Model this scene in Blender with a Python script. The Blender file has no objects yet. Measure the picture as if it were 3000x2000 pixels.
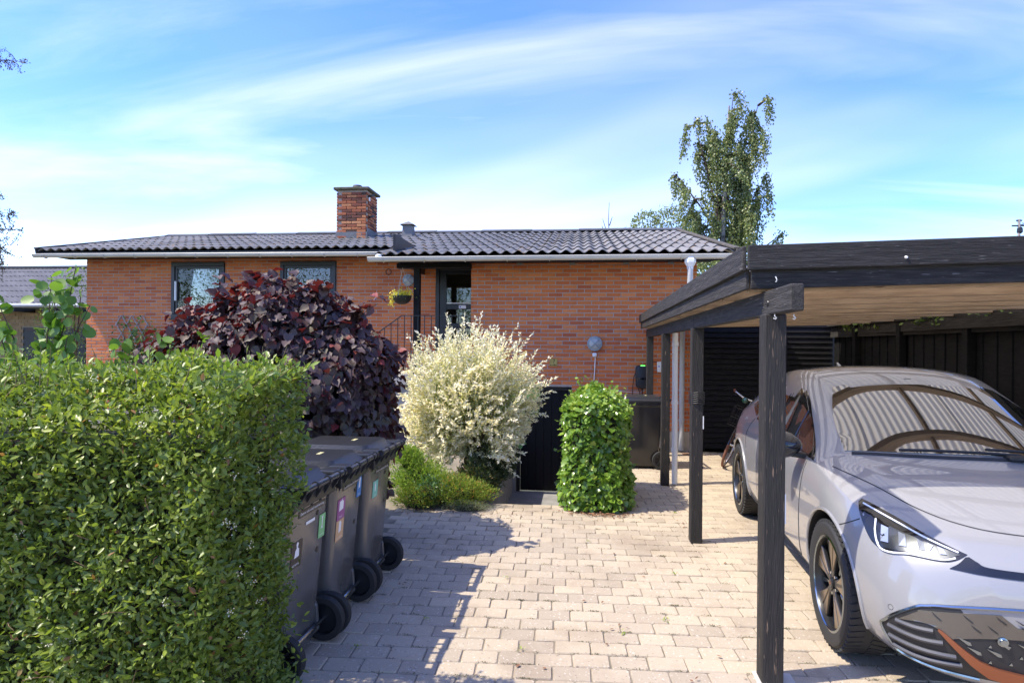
import bpy, bmesh, math, random
import numpy as np
from mathutils import Vector, Matrix
from mathutils.bvhtree import BVHTree
R = math.radians
random.seed(7); rng = np.random.default_rng(7)
S = bpy.context.scene
C = S.collection
# ------------------------------------------------------------------ camera
HC = 1.67
cam = bpy.data.cameras.new("camera"); cam.sensor_width = 36; cam.lens = 21.0
cam.shift_y = 0.0053; cam.clip_start = 0.05; cam.clip_end = 2000
co = bpy.data.objects.new("camera", cam); C.objects.link(co)
co.matrix_world = Matrix.Translation((0, 0, HC)) @ Matrix.Rotation(R(6.3), 4, 'Z') @ Matrix.Rotation(R(90), 4, 'X') @ Matrix.Rotation(R(0.5), 4, 'Z')
S.camera = co
# ------------------------------------------------------------------ sun and sky
SUN_EL = R(57.0)
SUN_DIR = Vector((-math.cos(R(17.0)) * math.cos(SUN_EL), -math.sin(R(17.0)) * math.cos(SUN_EL), math.sin(SUN_EL)))  # towards the sun
sun = bpy.data.lights.new("sun", 'SUN'); sun.energy = 2.0; sun.angle = R(0.53); sun.color = (1.0, 0.915, 0.77)
so = bpy.data.objects.new("sun", sun); C.objects.link(so)
so.rotation_euler = (-SUN_DIR).to_track_quat('-Z', 'Y').to_euler(); so.location = SUN_DIR * 60
wd = bpy.data.worlds.new("World"); S.world = wd; wd.use_nodes = True
nt = wd.node_tree; nt.nodes.clear()
def N(t, ty, **kw):
    n = t.nodes.new(ty)
    for k, v in kw.items():
        if k.startswith('i_'):
            key = k[2:]
            n.inputs[int(key) if key.isdigit() else key].default_value = v
        else: setattr(n, k, v)
    return n
def LK(t, a, b): t.links.new(a, b)
out = N(nt, 'ShaderNodeOutputWorld'); bg = N(nt, 'ShaderNodeBackground', i_Strength=0.12); LK(nt, bg.outputs[0], out.inputs[0])
sky = N(nt, 'ShaderNodeTexSky', sky_type='NISHITA', sun_disc=False)
sky.sun_elevation = SUN_EL; sky.sun_rotation = math.atan2(SUN_DIR.x, SUN_DIR.y) ; sky.altitude = 20
sky.air_density = 0.9; sky.dust_density = 0.6; sky.ozone_density = 4.0
tc = N(nt, 'ShaderNodeTexCoord')
sep = N(nt, 'ShaderNodeSeparateXYZ'); LK(nt, tc.outputs['Generated'], sep.inputs[0])
zz = N(nt, 'ShaderNodeMath', operation='MAXIMUM', i_1=0.0); LK(nt, sep.outputs[2], zz.inputs[0])
zp = N(nt, 'ShaderNodeMath', operation='ADD', i_1=0.16); LK(nt, zz.outputs[0], zp.inputs[0])
dv = N(nt, 'ShaderNodeVectorMath', operation='DIVIDE'); cz = N(nt, 'ShaderNodeCombineXYZ')
for i in range(3): LK(nt, zp.outputs[0], cz.inputs[i])
LK(nt, tc.outputs['Generated'], dv.inputs[0]); LK(nt, cz.outputs[0], dv.inputs[1])
def cirrus(rot, scl, loc, nscale, dist, lo, hi, detail=6, rough=.55):
    mp = N(nt, 'ShaderNodeMapping'); mp.inputs['Rotation'].default_value = (0, 0, R(rot)); mp.inputs['Scale'].default_value = scl; mp.inputs['Location'].default_value = loc
    LK(nt, dv.outputs[0], mp.inputs[0])
    no = N(nt, 'ShaderNodeTexNoise', i_Scale=nscale, i_Detail=detail, i_Roughness=rough, i_Distortion=dist); LK(nt, mp.outputs[0], no.inputs['Vector'])
    mr = N(nt, 'ShaderNodeMapRange', interpolation_type='SMOOTHSTEP'); mr.inputs['From Min'].default_value = lo; mr.inputs['From Max'].default_value = hi
    LK(nt, no.outputs[0], mr.inputs[0]); return mr.outputs[0]
c1 = cirrus(-38, (0.32, 1.1, 1), (2.39, 5.93, 0), 1.25, 0.6, 0.40, 0.92)
c2 = cirrus(-30, (0.5, 2.6, 1), (5.78, 1.75, 0), 1.6, 0.5, 0.45, 1.0, 8, .6)
c3 = cirrus(-10, (0.35, 0.55, 1), (6.64, 5.26, 0), 0.8, 0.3, 0.42, 0.80, 4)
a1 = N(nt, 'ShaderNodeMath', operation='MAXIMUM'); LK(nt, c1, a1.inputs[0])
m2 = N(nt, 'ShaderNodeMath', operation='MULTIPLY', i_1=0.40); LK(nt, c2, m2.inputs[0]); LK(nt, m2.outputs[0], a1.inputs[1])
m3 = N(nt, 'ShaderNodeMath', operation='MULTIPLY', i_1=0.8); LK(nt, c3, m3.inputs[0])
a2 = N(nt, 'ShaderNodeMath', operation='MAXIMUM'); LK(nt, a1.outputs[0], a2.inputs[0]); LK(nt, m3.outputs[0], a2.inputs[1])
cm = N(nt, 'ShaderNodeMath', operation='MULTIPLY', i_1=0.60, use_clamp=True); LK(nt, a2.outputs[0], cm.inputs[0])
hs = N(nt, 'ShaderNodeHueSaturation', i_Hue=.519, i_Saturation=1.27, i_Value=1.0); LK(nt, sky.outputs[0], hs.inputs['Color'])
mx = N(nt, 'ShaderNodeMixRGB', i_Color2=(4.5, 4.3, 3.8, 1)); LK(nt, cm.outputs[0], mx.inputs[0]); LK(nt, hs.outputs[0], mx.inputs[1]); LK(nt, mx.outputs[0], bg.inputs[0])
S.view_settings.view_transform = 'Standard'; S.view_settings.look = 'None'; S.view_settings.gamma = 1
S.view_settings.exposure = 1.92
S.view_settings.use_curve_mapping = False
S.render.engine = 'CYCLES'; S.cycles.max_bounces = 8; S.cycles.transparent_max_bounces = 12; S.cycles.use_denoising = True
# ------------------------------------------------------------------ materials
MATS = {}
def M(name, col, rough=.6, metal=0., spec=.5, coat=0., col2=None, nscale=6., ndet=5., mix=(.35, .65), rnd=None, bump=0., bscale=40., bdist=.01,
      speck=None, transl=0., emit=None, stretch=None, island=None, dirt=None, hsv=None, alpha=None, coords='Object', stain=None, ior=1.5):
    """principled material; col2: noise-mixed second colour; rnd: list of colours picked per piece; speck:(col,scale,thr)"""
    if name in MATS: return MATS[name]
    m = bpy.data.materials.new(name); m.use_nodes = True; t = m.node_tree; t.nodes.clear()
    o = N(t, 'ShaderNodeOutputMaterial'); p = N(t, 'ShaderNodeBsdfPrincipled')
    p.inputs['Roughness'].default_value = rough; p.inputs['Metallic'].default_value = metal
    p.inputs['Specular IOR Level'].default_value = spec; p.inputs['IOR'].default_value = ior; p.inputs['Coat Weight'].default_value = coat; p.inputs['Coat Roughness'].default_value = .02
    tc = N(t, 'ShaderNodeTexCoord'); vec = N(t, 'ShaderNodeNewGeometry').outputs['Position'] if coords == 'World' else tc.outputs[coords]
    if stretch:
        mp = N(t, 'ShaderNodeMapping'); mp.inputs['Scale'].default_value = stretch; LK(t, vec, mp.inputs[0]); vec = mp.outputs[0]
    cur = None
    rv = None
    if rnd:
        at = N(t, 'ShaderNodeAttribute', attribute_name='rnd'); oi = N(t, 'ShaderNodeObjectInfo')
        lt_ = N(t, 'ShaderNodeMath', operation='LESS_THAN', i_1=.0005); LK(t, at.outputs['Fac'], lt_.inputs[0])   # pieces without a stored value take the object's own
        fr = N(t, 'ShaderNodeMath', operation='MULTIPLY_ADD'); LK(t, lt_.outputs[0], fr.inputs[0]); LK(t, oi.outputs['Random'], fr.inputs[1]); LK(t, at.outputs['Fac'], fr.inputs[2]); rv = fr.outputs[0]
        cr = N(t, 'ShaderNodeValToRGB'); e = cr.color_ramp.elements
        while len(e) < len(rnd): e.new(.5)
        for i, c in enumerate(rnd):
            if len(c) == 2: e[i].position = c[0]; e[i].color = (*c[1], 1)
            else: e[i].position = i / max(1, len(rnd) - 1); e[i].color = (*c, 1)
        LK(t, rv, cr.inputs[0]); cur = cr.outputs[0]
    def base():
        if cur is not None: return cur
        n = N(t, 'ShaderNodeRGB'); n.outputs[0].default_value = (*col, 1); return n.outputs[0]
    cur = base()
    if col2:
        no = N(t, 'ShaderNodeTexNoise', i_Scale=nscale, i_Detail=ndet, i_Roughness=.6); LK(t, vec, no.inputs['Vector'])
        mr = N(t, 'ShaderNodeMapRange'); mr.inputs['From Min'].default_value = mix[0]; mr.inputs['From Max'].default_value = mix[1]; LK(t, no.outputs[0], mr.inputs[0])
        mx = N(t, 'ShaderNodeMixRGB', i_Color2=(*col2, 1)); LK(t, mr.outputs[0], mx.inputs[0]); LK(t, cur, mx.inputs[1]); cur = mx.outputs[0]
    if speck:
        for sp in (speck if isinstance(speck, list) else [speck]):
            no = N(t, 'ShaderNodeTexNoise', i_Scale=sp[1], i_Detail=2.); LK(t, vec, no.inputs['Vector'])
            mr = N(t, 'ShaderNodeMapRange'); mr.inputs['From Min'].default_value = sp[2]; mr.inputs['From Max'].default_value = sp[2] + .06; LK(t, no.outputs[0], mr.inputs[0])
            mx = N(t, 'ShaderNodeMixRGB', i_Color2=(*sp[0], 1)); LK(t, mr.outputs[0], mx.inputs[0]); LK(t, cur, mx.inputs[1]); cur = mx.outputs[0]
    for sn in (stain or []):          # soft worn patches: (tint, scale, lo, hi, stretch)
        mp = N(t, 'ShaderNodeMapping'); mp.inputs['Scale'].default_value = sn[4]; LK(t, vec, mp.inputs[0])
        no = N(t, 'ShaderNodeTexNoise', i_Scale=sn[1], i_Detail=6., i_Roughness=.65); LK(t, mp.outputs[0], no.inputs['Vector'])
        mr = N(t, 'ShaderNodeMapRange', interpolation_type='SMOOTHSTEP'); mr.inputs['From Min'].default_value = sn[2]; mr.inputs['From Max'].default_value = sn[3]; LK(t, no.outputs[0], mr.inputs[0])
        mx = N(t, 'ShaderNodeMixRGB', blend_type='MULTIPLY', i_Color2=(*sn[0], 1)); LK(t, mr.outputs[0], mx.inputs[0]); LK(t, cur, mx.inputs[1]); cur = mx.outputs[0]
    LK(t, cur, p.inputs['Base Color'])
    if bump:
        no = N(t, 'ShaderNodeTexNoise', i_Scale=bscale, i_Detail=4.); LK(t, vec, no.inputs['Vector'])
        b = N(t, 'ShaderNodeBump', i_Strength=bump, i_Distance=bdist); LK(t, no.outputs[0], b.inputs['Height']); LK(t, b.outputs[0], p.inputs['Normal'])
    sh = p.outputs[0]
    if transl:
        tr = N(t, 'ShaderNodeBsdfTranslucent')
        g = N(t, 'ShaderNodeMixRGB', blend_type='MULTIPLY', i_Fac=1., i_Color2=(1.25, 1.35, .75, 1)); LK(t, cur, g.inputs[1]); LK(t, g.outputs[0], tr.inputs[0])
        ms = N(t, 'ShaderNodeMixShader', i_Fac=transl); LK(t, sh, ms.inputs[1]); LK(t, tr.outputs[0], ms.inputs[2]); sh = ms.outputs[0]
    if emit:
        p.inputs['Emission Color'].default_value = (*emit[0], 1); p.inputs['Emission Strength'].default_value = emit[1]
    LK(t, sh, o.inputs[0]); MATS[name] = m; return m
def glass_mat(name, tint, f0=.06):
    if name in MATS: return MATS[name]
    m = bpy.data.materials.new(name); m.use_nodes = True; t = m.node_tree; t.nodes.clear()
    o = N(t, 'ShaderNodeOutputMaterial'); tr = N(t, 'ShaderNodeBsdfTransparent'); tr.inputs[0].default_value = (*tint, 1)
    gl = N(t, 'ShaderNodeBsdfGlossy'); gl.inputs['Roughness'].default_value = .005
    fr = N(t, 'ShaderNodeFresnel', i_IOR=1.75); ms = N(t, 'ShaderNodeMixShader')
    LK(t, fr.outputs[0], ms.inputs[0]); LK(t, tr.outputs[0], ms.inputs[1]); LK(t, gl.outputs[0], ms.inputs[2]); LK(t, ms.outputs[0], o.inputs[0])
    MATS[name] = m; return m
# ------------------------------------------------------------------ mesh helpers
class MB:
    def __init__(s): s.v = []; s.f = []; s.r = []; s.cr = 0.
    def add(s, vs, fs):
        b = len(s.v); s.v += [tuple(v) for v in vs]; s.f += [tuple(i + b for i in f) for f in fs]; s.r += [s.cr] * len(fs); return s
    def box(s, x0, x1, y0, y1, z0, z1, T=None):
        vs = [Vector((x, y, z)) for x in (x0, x1) for y in (y0, y1) for z in (z0, z1)]
        if T: vs = [T @ v for v in vs]
        return s.add(vs, [(0, 1, 3, 2), (4, 6, 7, 5), (0, 4, 5, 1), (2, 3, 7, 6), (0, 2, 6, 4), (1, 5, 7, 3)])
    def bar(s, a, b, w, h, up=(0, 0, 1)):
        a = Vector(a); b = Vector(b); d = (b - a); L = d.length; d.normalize(); u = Vector(up)
        if abs(d.dot(u)) > .99: u = Vector((0, 1, 0))
        x = d.cross(u).normalized(); z = x.cross(d)
        T = Matrix((x, d, z)).transposed().to_4x4(); T.translation = a
        return s.box(-w / 2, w / 2, 0, L, -h / 2, h / 2, T)
    def tube(s, pts, r, n=8, cap=True, closed=False):
        pts = [Vector(p) for p in pts]; m = len(pts); rr = r if isinstance(r, (list, tuple)) else [r] * m
        rings = []; prev = None
        for i, p in enumerate(pts):
            if closed: d = (pts[(i + 1) % m] - pts[i - 1])
            else: d = pts[min(i + 1, m - 1)] - pts[max(i - 1, 0)]
            if d.length < 1e-9: d = Vector((0, 0, 1))
            d.normalize()
            if prev is None:
                u = Vector((0, 0, 1)) if abs(d.z) < .9 else Vector((1, 0, 0)); x = d.cross(u).normalized()
            else:
                x = prev - d * prev.dot(d)
                x = x.normalized() if x.length > 1e-6 else d.orthogonal().normalized()
            prev = x; y = d.cross(x)
            rings.append([p + (x * math.cos(2 * math.pi * k / n) + y * math.sin(2 * math.pi * k / n)) * rr[i] for k in range(n)])
        vs = [v for g in rings for v in g]; fs = []
        for i in range(m if closed else m - 1):
            j = (i + 1) % m
            for k in range(n): fs.append((i * n + k, i * n + (k + 1) % n, j * n + (k + 1) % n, j * n + k))
        if cap and not closed: fs.append(tuple(range(n))[::-1]); fs.append(tuple((m - 1) * n + k for k in range(n)))
        return s.add(vs, fs)
    def lathe(s, prof, T=None, n=24, closed=False):
        """prof: list (r, z) round local Z"""
        T = T or Matrix(); vs = []; fs = []; m = len(prof)
        for r, z in prof:
            for k in range(n):
                a = 2 * math.pi * k / n; vs.append(T @ Vector((r * math.cos(a), r * math.sin(a), z)))
        for i in range(m if closed else m - 1):
            j = (i + 1) % m
            for k in range(n): fs.append((i * n + k, i * n + (k + 1) % n, j * n + (k + 1) % n, j * n + k))
        return s.add(vs, fs)
    def prism(s, poly, T, h):
        """poly in local xy, extruded along local z 0..h"""
        n = len(poly); vs = [T @ Vector((x, y, 0)) for x, y in poly] + [T @ Vector((x, y, h)) for x, y in poly]
        fs = [tuple(range(n))[::-1], tuple(range(n, 2 * n))] + [(k, (k + 1) % n, n + (k + 1) % n, n + k) for k in range(n)]
        return s.add(vs, fs)
    def mesh(s, name):
        me = bpy.data.meshes.new(name); me.from_pydata(s.v, [], s.f)
        if any(s.r):
            at = me.attributes.new('rnd', 'FLOAT', 'FACE'); at.data.foreach_set('value', np.array(s.r, dtype=np.float32))
        return me
    def build(s, name, mat, parent=None, smooth=False, bevel=0., seg=1, world=True, angle=35):
        me = s.mesh(name)
        bm = bmesh.new(); bm.from_mesh(me)
        bmesh.ops.recalc_face_normals(bm, faces=bm.faces)
        if bevel:
            es = [e for e in bm.edges if len(e.link_faces) == 2 and e.calc_face_angle(0) > R(30)]
            bmesh.ops.bevel(bm, geom=es, offset=bevel, segments=seg, affect='EDGES', profile=.5, clamp_overlap=True)
        bm.to_mesh(me); bm.free()
        return link(name, me, mat, parent, smooth, world, angle)
def link(name, me, mat, parent=None, smooth=False, world=True, angle=35):
    if mat is not None and not me.materials:
        for q in (mat if isinstance(mat, (list, tuple)) else [mat]): me.materials.append(q)
    if smooth:
        me.polygons.foreach_set('use_smooth', [True] * len(me.polygons))
        if angle < 180: me.set_sharp_from_angle(angle=R(angle))
    o = bpy.data.objects.new(name, me); C.objects.link(o)
    if parent is not None: attach(o, parent, world)
    return o
def basis(o):
    m = o.matrix_basis.copy()
    while o.parent is not None:
        m = o.parent.matrix_basis @ o.matrix_parent_inverse @ m if False else (o.parent.matrix_basis @ (o.matrix_parent_inverse @ m)); o = o.parent
    return m
def attach(o, parent, world=True):
    o.parent = parent
    if world: o.matrix_parent_inverse = basis(parent).inverted()
def tag(o, label=None, cat=None, group=None, kind=None):
    if label: o['label'] = label
    if cat: o['category'] = cat
    if group: o['group'] = group
    if kind: o['kind'] = kind
    return o
def thing(name, label, cat, loc=(0, 0, 0), rz=0., group=None):
    o = bpy.data.objects.new(name, None); C.objects.link(o); o.empty_display_size = .2
    o.location = loc; o.rotation_euler = (0, 0, rz); return tag(o, label, cat, group)
def copy_tree(o, parent=None):
    c = o.copy(); C.objects.link(c); c.parent = parent
    for ch in list(o.children): copy_tree(ch, c)
    return c
def TR(x, y, z, rz=0., rx=0., ry=0.):
    return Matrix.Translation((x, y, z)) @ Matrix.Rotation(rz, 4, 'Z') @ Matrix.Rotation(ry, 4, 'Y') @ Matrix.Rotation(rx, 4, 'X')
def text_mesh(txt, size, T, name, mat, parent, world=True, depth=.0005):
    cu = bpy.data.curves.new(name, 'FONT'); cu.body = txt; cu.size = size; cu.align_x = 'CENTER'; cu.align_y = 'CENTER'; cu.resolution_u = 2
    to = bpy.data.objects.new(name, cu); C.objects.link(to)
    dg = bpy.context.evaluated_depsgraph_get(); me = bpy.data.meshes.new_from_object(to.evaluated_get(dg))
    bpy.data.objects.remove(to); bpy.data.curves.remove(cu)
    me.transform(T); me.name = name; me.materials.clear()
    return link(name, me, mat, parent, False, world)
# ------------------------------------------------------------------ shared materials
BRICK = [(0.0, (.40, .092, .030)), (.10, (.50, .125, .036)), (.5, (.57, .161, .042)), (.88, (.61, .19, .052)), (1.0, (.64, .215, .07))]
m_brick = M('brick_clay', (.42, .15, .06), .85, rnd=BRICK, col2=(.40, .10, .032), nscale=9, mix=(.58, .95), bump=.5, bscale=70, bdist=.004, speck=((.30, .08, .03), 55, .72), coords='World', stain=[((.80, .78, .78), .9, .50, .78, (1, 1, .5)), ((1.25, 1.2, 1.15), 1.4, .55, .8, (1, 1, 1))])
m_mortar = M('mortar', (.40, .345, .29), .95, col2=(.33, .28, .235), nscale=7, bump=.4, bscale=90)
m_black_wood = M('black_stained_wood', (.006, .006, .007), .65, spec=.2, col2=(.013, .0125, .013), nscale=8, stretch=(1, 1, 6), bump=.5, bscale=30, bdist=.006)
m_post_wood = M('weathered_black_wood', (.026, .024, .022), .72, spec=.25, col2=(.045, .040, .036), nscale=5, stretch=(12, 12, 1.0), mix=(.4, .75), bump=.9, bscale=14, bdist=.008, speck=((.22, .15, .10), 9, .68))
m_beam_wood = M('weathered_black_beam_wood', (.030, .028, .026), .72, spec=.25, col2=(.080, .073, .067), nscale=5, stretch=(8, .8, 14), mix=(.4, .8), bump=.9, bscale=14, bdist=.008, speck=((.20, .17, .15), 10, .70))
m_front_wood = M('weathered_black_front_board', (.020, .0195, .019), .72, spec=.25, col2=(.055, .052, .050), nscale=5, stretch=(1.2, 8, 20), mix=(.4, .8), bump=.9, bscale=14, bdist=.008, speck=((.22, .21, .21), 10, .69))
m_raw_wood = M('brown_raw_wood', (.40, .29, .18), .7, col2=(.23, .155, .09), nscale=4, stretch=(1.0, 10, 14), mix=(.4, .75), bump=.4, bscale=18, speck=((.05, .025, .012), 5, .70))
m_dark = M('black_paint', (.010, .011, .013), .45, spec=.4)
m_frame = M('dark_blue_black_paint', (.012, .016, .022), .35)
m_roof = M('dark_grey_fibre_cement', (.18, .175, .168), .7, spec=.3, rnd=[(.155, .152, .148), (.175, .171, .165), (.20, .195, .187)], col2=(.24, .22, .19), nscale=3, mix=(.5, .9), bump=.3, bscale=60, speck=((.24, .16, .09), 9, .62), coords='World', stain=[((.62, .62, .6), 1.2, .45, .75, (1, .3, 1))])
m_ridge = M('grey_ridge_cap', (.07, .07, .075), .6, col2=(.11, .11, .11), nscale=5)
m_zinc = M('grey_white_gutter', (.62, .60, .54), .35, col2=(.50, .48, .42), nscale=2, mix=(.4, .8))
m_white = M('white_plastic', (.78, .78, .76), .35, col2=(.68, .67, .63), nscale=3, mix=(.5, .9))
m_galv = M('grey_pipe', (.50, .50, .50), .45, col2=(.40, .40, .39), nscale=3)
m_concrete = M('grey_concrete', (.27, .265, .25), .9, col2=(.19, .185, .175), nscale=4, bump=.3, bscale=60)
m_render = M('pale_plinth_render', (.42, .38, .33), .9, col2=(.32, .29, .25), nscale=4, bump=.3, bscale=50)
m_steel = M('bright_steel', (.62, .62, .62), .25, metal=1)
m_rubber = M('black_rubber', (.018, .018, .018), .75, bump=.2, bscale=80)
m_iron = M('black_iron', (.012, .012, .013), .4)
# ------------------------------------------------------------------ ground, driveway, cellar pit
PIT = (-1.08, -.10, 6.36, 10.02)   # x0 x1 y0 y1
PZ = -.77
def sheet(x0, x1, y0, y1, z, hole):
    a, b, c, d = hole; d = min(d, y1); xs = [x0, a, b, x1]; ys = [y0, c, d, y1]; mb = MB()
    for i in range(3):
        for j in range(3):
            if (i == 1 and j == 1) or ys[j + 1] <= ys[j]: continue
            mb.add([(xs[i], ys[j], z), (xs[i + 1], ys[j], z), (xs[i + 1], ys[j + 1], z), (xs[i], ys[j + 1], z)], [(0, 1, 2, 3)])
    return mb
m_pave = M('pale_bounce_concrete', (.42, .40, .36), .9, col2=(.34, .32, .29), nscale=3, bump=.3, bscale=80)  # kept pale so the added street ground bounces light
m_soil = M('garden_ground', (.075, .085, .030), .95, col2=(.10, .075, .05), nscale=.8, bump=.5, bscale=20)
m_sand = M('joint_sand', (.24, .20, .15), .95, col2=(.13, .12, .08), nscale=6, mix=(.4, .7), bump=.4, bscale=60)
tag(sheet(-400, 400, -200, 600, -.035, (PIT[0], PIT[1], PIT[2], 10.3)).build('ground', m_soil), kind='structure')
drive = tag(sheet(-2.6, 7.2, -3.2, 10.0, -.011, PIT).build('driveway', m_sand), kind='structure')
m_paver = M('concrete_paver', (.5, .42, .34), .9, rnd=[(0, (.34, .282, .208)), (.3, (.385, .32, .235)), (.62, (.415, .344, .25)), (1, (.44, .364, .26))], col2=(.34, .27, .195), nscale=2.2, mix=(.5, .85),
             speck=[((.56, .50, .42), 75, .64), ((.24, .19, .15), 60, .66)], bump=.5, bscale=110, bdist=.004, coords='World', stain=[((.70, .67, .64), .55, .46, .72, (1, 1, 1)), ((.80, .78, .76), 2.6, .52, .78, (1, .5, 1))])
PA, PB = .200, .1333; gap = .0048
def paver_verts(L, W, k=0):
    rr = np.random.default_rng(k); vs = []
    c = .005 + .005 * rr.random()
    def ring(ins, z, jit):
        o = []
        hx, hy = L / 2 - ins, W / 2 - ins
        for sx, sy, first in ((1, 1, 0), (-1, 1, 1), (-1, -1, 0), (1, -1, 1)):
            p = [(sx * hx, sy * (hy - c)), (sx * (hx - c), sy * hy)]
            if first: p = p[::-1]
            o += [(x + (rr.random() - .5) * jit, y + (rr.random() - .5) * jit, z) for x, y in p]
        return o
    vs = ring(0, -.03, 0) + ring(0, -.007, .003) + ring(.0045, 0, .003)
    fs = [tuple(range(16, 24))]
    for a in (0, 8):
        for q in range(8): fs.append((a + q, a + (q + 1) % 8, a + 8 + (q + 1) % 8, a + 8 + q))
    return vs, fs
PT = [paver_verts(PA - gap, PB - gap, k) for k in range(6)]
PMESH = []
for v, f in PT:
    b_ = MB(); b_.add(v, f); me = b_.mesh('paver'); me.materials.append(m_paver); PMESH.append(me)
th = R(2.6); ct, st = math.cos(th), math.sin(th)
cells = []
psi = R(6.3)
for r_ in range(-34, 82):
    for c_ in range(-26, 40):
        u = (c_ + (.5 if r_ % 2 else 0) + (.04 * math.sin(r_ * 2.1))) * PA + .03; v = r_ * PB
        x = u * ct - v * st; y = u * st + v * ct + .02
        if not (-2.5 < x < 5.6 and -3.0 < y < 9.9): continue
        if PIT[0] - .12 < x < PIT[1] + .12 and y > PIT[2] - .06: continue
        if x < -.95 and y > 6.02 + .1 * math.sin(x * 5) : continue
        if x < -1.75 and y > 4.9: continue
        if x > 3.99 and y > 4: continue
        xc = x * math.cos(psi) + y * math.sin(psi); d = -x * math.sin(psi) + y * math.cos(psi)
        vis = d > 2.9 and -.36 < xc / d < .87 and not (xc / d > .46 and x > 1.35 and y < 7)
        if xc / d < 0 and d > 0: vis = vis and x > -1.2
        cells.append((0 if vis else 1, d, x, y))
cells.sort()
st_mb = MB(); rr = random.Random(3); k_ = 0
for i, (nv, d, x, y) in enumerate(cells):
    T = TR(x, y, -.004 + rr.uniform(-.0035, .0035), th + rr.uniform(-.012, .012), rr.uniform(-.008, .008), rr.uniform(-.006, .006))
    q = rr.randrange(6)
    if i < 300 and nv == 0:
        o = bpy.data.objects.new('paver', PMESH[q]); C.objects.link(o); o.matrix_basis = T; attach(o, drive)
    else:
        st_mb.cr = rr.random(); st_mb.add([T @ Vector(p) for p in PT[q][0]], PT[q][1])
po = st_mb.build('paver_field', m_paver, drive); tag(po, kind='stuff')
tag(MB().add([(-60, -3.0, -.02), (-2.61, -3.0, -.02), (-2.61, 1.85, -.02), (-60, 1.85, -.02)], [(0, 1, 2, 3)]).build('bounce_pavement', m_pave), kind='structure')  # unseen pavement, kerb and road added to bounce sunlight onto hedge and facade
tag(MB().add([(7.21, -3.0, -.02), (60, -3.0, -.02), (60, 2.6, -.02), (7.21, 2.6, -.02)], [(0, 1, 2, 3)]).build('bounce_pavement', m_pave), kind='structure')
tag(MB().box(-60, 60, -3.36, -3.22, -.10, .0).build('bounce_kerb', m_pave, None, bevel=.012), kind='structure')
tag(MB().add([(-60, -10.2, -.03), (60, -10.2, -.03), (60, -3.37, -.03), (-60, -3.37, -.03)], [(0, 1, 2, 3)]).build('bounce_road', M('pale_bounce_asphalt', (.15, .148, .14), .9, col2=(.11, .108, .10), nscale=2, bump=.3, bscale=120)), kind='structure')  # unseen surface added pale, throws fill light back at the house
# weeds / moss tufts between the stones come with the plants
pit = thing('cellar_pit', 'sunken concrete well in front of the black cellar door', 'stairwell', (-.6, 8.2, PZ))
MB().box(PIT[0] - .05, PIT[1] + .05, 6.3, 10.1, PZ - .1, PZ).build('floor_slab', m_concrete, pit)
MB().box(PIT[0] - .14, PIT[0], 6.37, 10.0, PZ - .05, .10).build('retaining_wall', m_concrete, pit, bevel=.008)
MB().box(PIT[1], PIT[1] + .14, 6.42, 10.0, PZ - .05, .10).build('retaining_wall', m_concrete, pit, bevel=.008)
for k in range(4):
    MB().box(PIT[0], PIT[1], 6.36 + .27 * k, 6.36 + .27 * (k + 1), PZ, -.155 * (k + 1)).build('step', m_concrete, pit, bevel=.006)
# ------------------------------------------------------------------ the brick house
house = thing('brick_house', 'low red brick bungalow with dark corrugated roof and raised porch', 'house', (-4, 12, 0))
BW, BH = .24, .0667
YF, YR = 10.0, 11.4
XL, XP, XR = -10.19, -1.81, 1.915
def z_course(k): return .31 + k * BH
fb = MB(); fb.box(-.114, .114, -.02, .02, -.027, .027)
bm_ = bmesh.new(); tm = fb.mesh('t'); bm_.from_mesh(tm); bmesh.ops.bevel(bm_, geom=bm_.edges[:], offset=.004, segments=1, affect='EDGES'); 
bmesh.ops.delete(bm_, geom=[f for f in bm_.faces if f.normal.y > .95], context='FACES')
BR_ME = bpy.data.meshes.new('brick'); bm_.to_mesh(BR_ME); bm_.free(); BR_ME.materials.append(m_brick)
BRV = [v.co.copy() for v in BR_ME.vertices]; BRF = [tuple(p.vertices) for p in BR_ME.polygons]
def wall_bricks(x0, x1, z0, z1, holes, off=0.):
    out = []; k = 0
    while z_course(k) < z1 - .02:
        zc = z_course(k) + BH / 2
        if zc > z0:
            j0 = math.floor((x0 - off) / BW) - 1; x = off + j0 * BW + (BW / 2 if k % 2 else 0)
            while x < x1:
                a, b = max(x, x0 - .006), min(x + BW, x1 + .006)
                segs = [(a, b)]
                for hx0, hx1, hz0, hz1 in holes:
                    if hz0 < zc < hz1:
                        ns = []
                        for s0, s1 in segs:
                            if s1 <= hx0 or s0 >= hx1: ns.append((s0, s1)); continue
                            if s0 < hx0: ns.append((s0, hx0))
                            if s1 > hx1: ns.append((hx1, s1))
                        segs = ns
                for s0, s1 in segs:
                    if s1 - s0 > .03: out.append(((s0 + s1) / 2, zc, s1 - s0 - .012))
                x += BW
        k += 1
    return out
def lay(wall, bricks, T, n_ind, score, name='brick_courses'):
    """bricks (s, z, len) laid in local frame: x along wall, front to -y"""
    rr = random.Random(11); mb = MB()
    order = sorted(bricks, key=score); ni = 0
    for (s, z, L) in order:
        Tm = T @ TR(s + rr.uniform(-.0015, .0015), rr.uniform(-.0025, .0025), z, rr.uniform(-.006, .006), 0, rr.uniform(-.004, .004)) @ Matrix.Diagonal((L / .228, 1, 1, 1))
        if ni < n_ind and abs(L - .228) < .004:
            o = bpy.data.objects.new('brick', BR_ME); C.objects.link(o); o.matrix_basis = T @ TR(s, rr.uniform(-.0025, .0025), z, rr.uniform(-.006, .006)); attach(o, wall); ni += 1
        else:
            mb.cr = rr.random() * .999 + .0005; mb.add([Tm @ v for v in BRV], BRF)
    tag(mb.build(name, m_brick, wall), kind='stuff')
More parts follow.
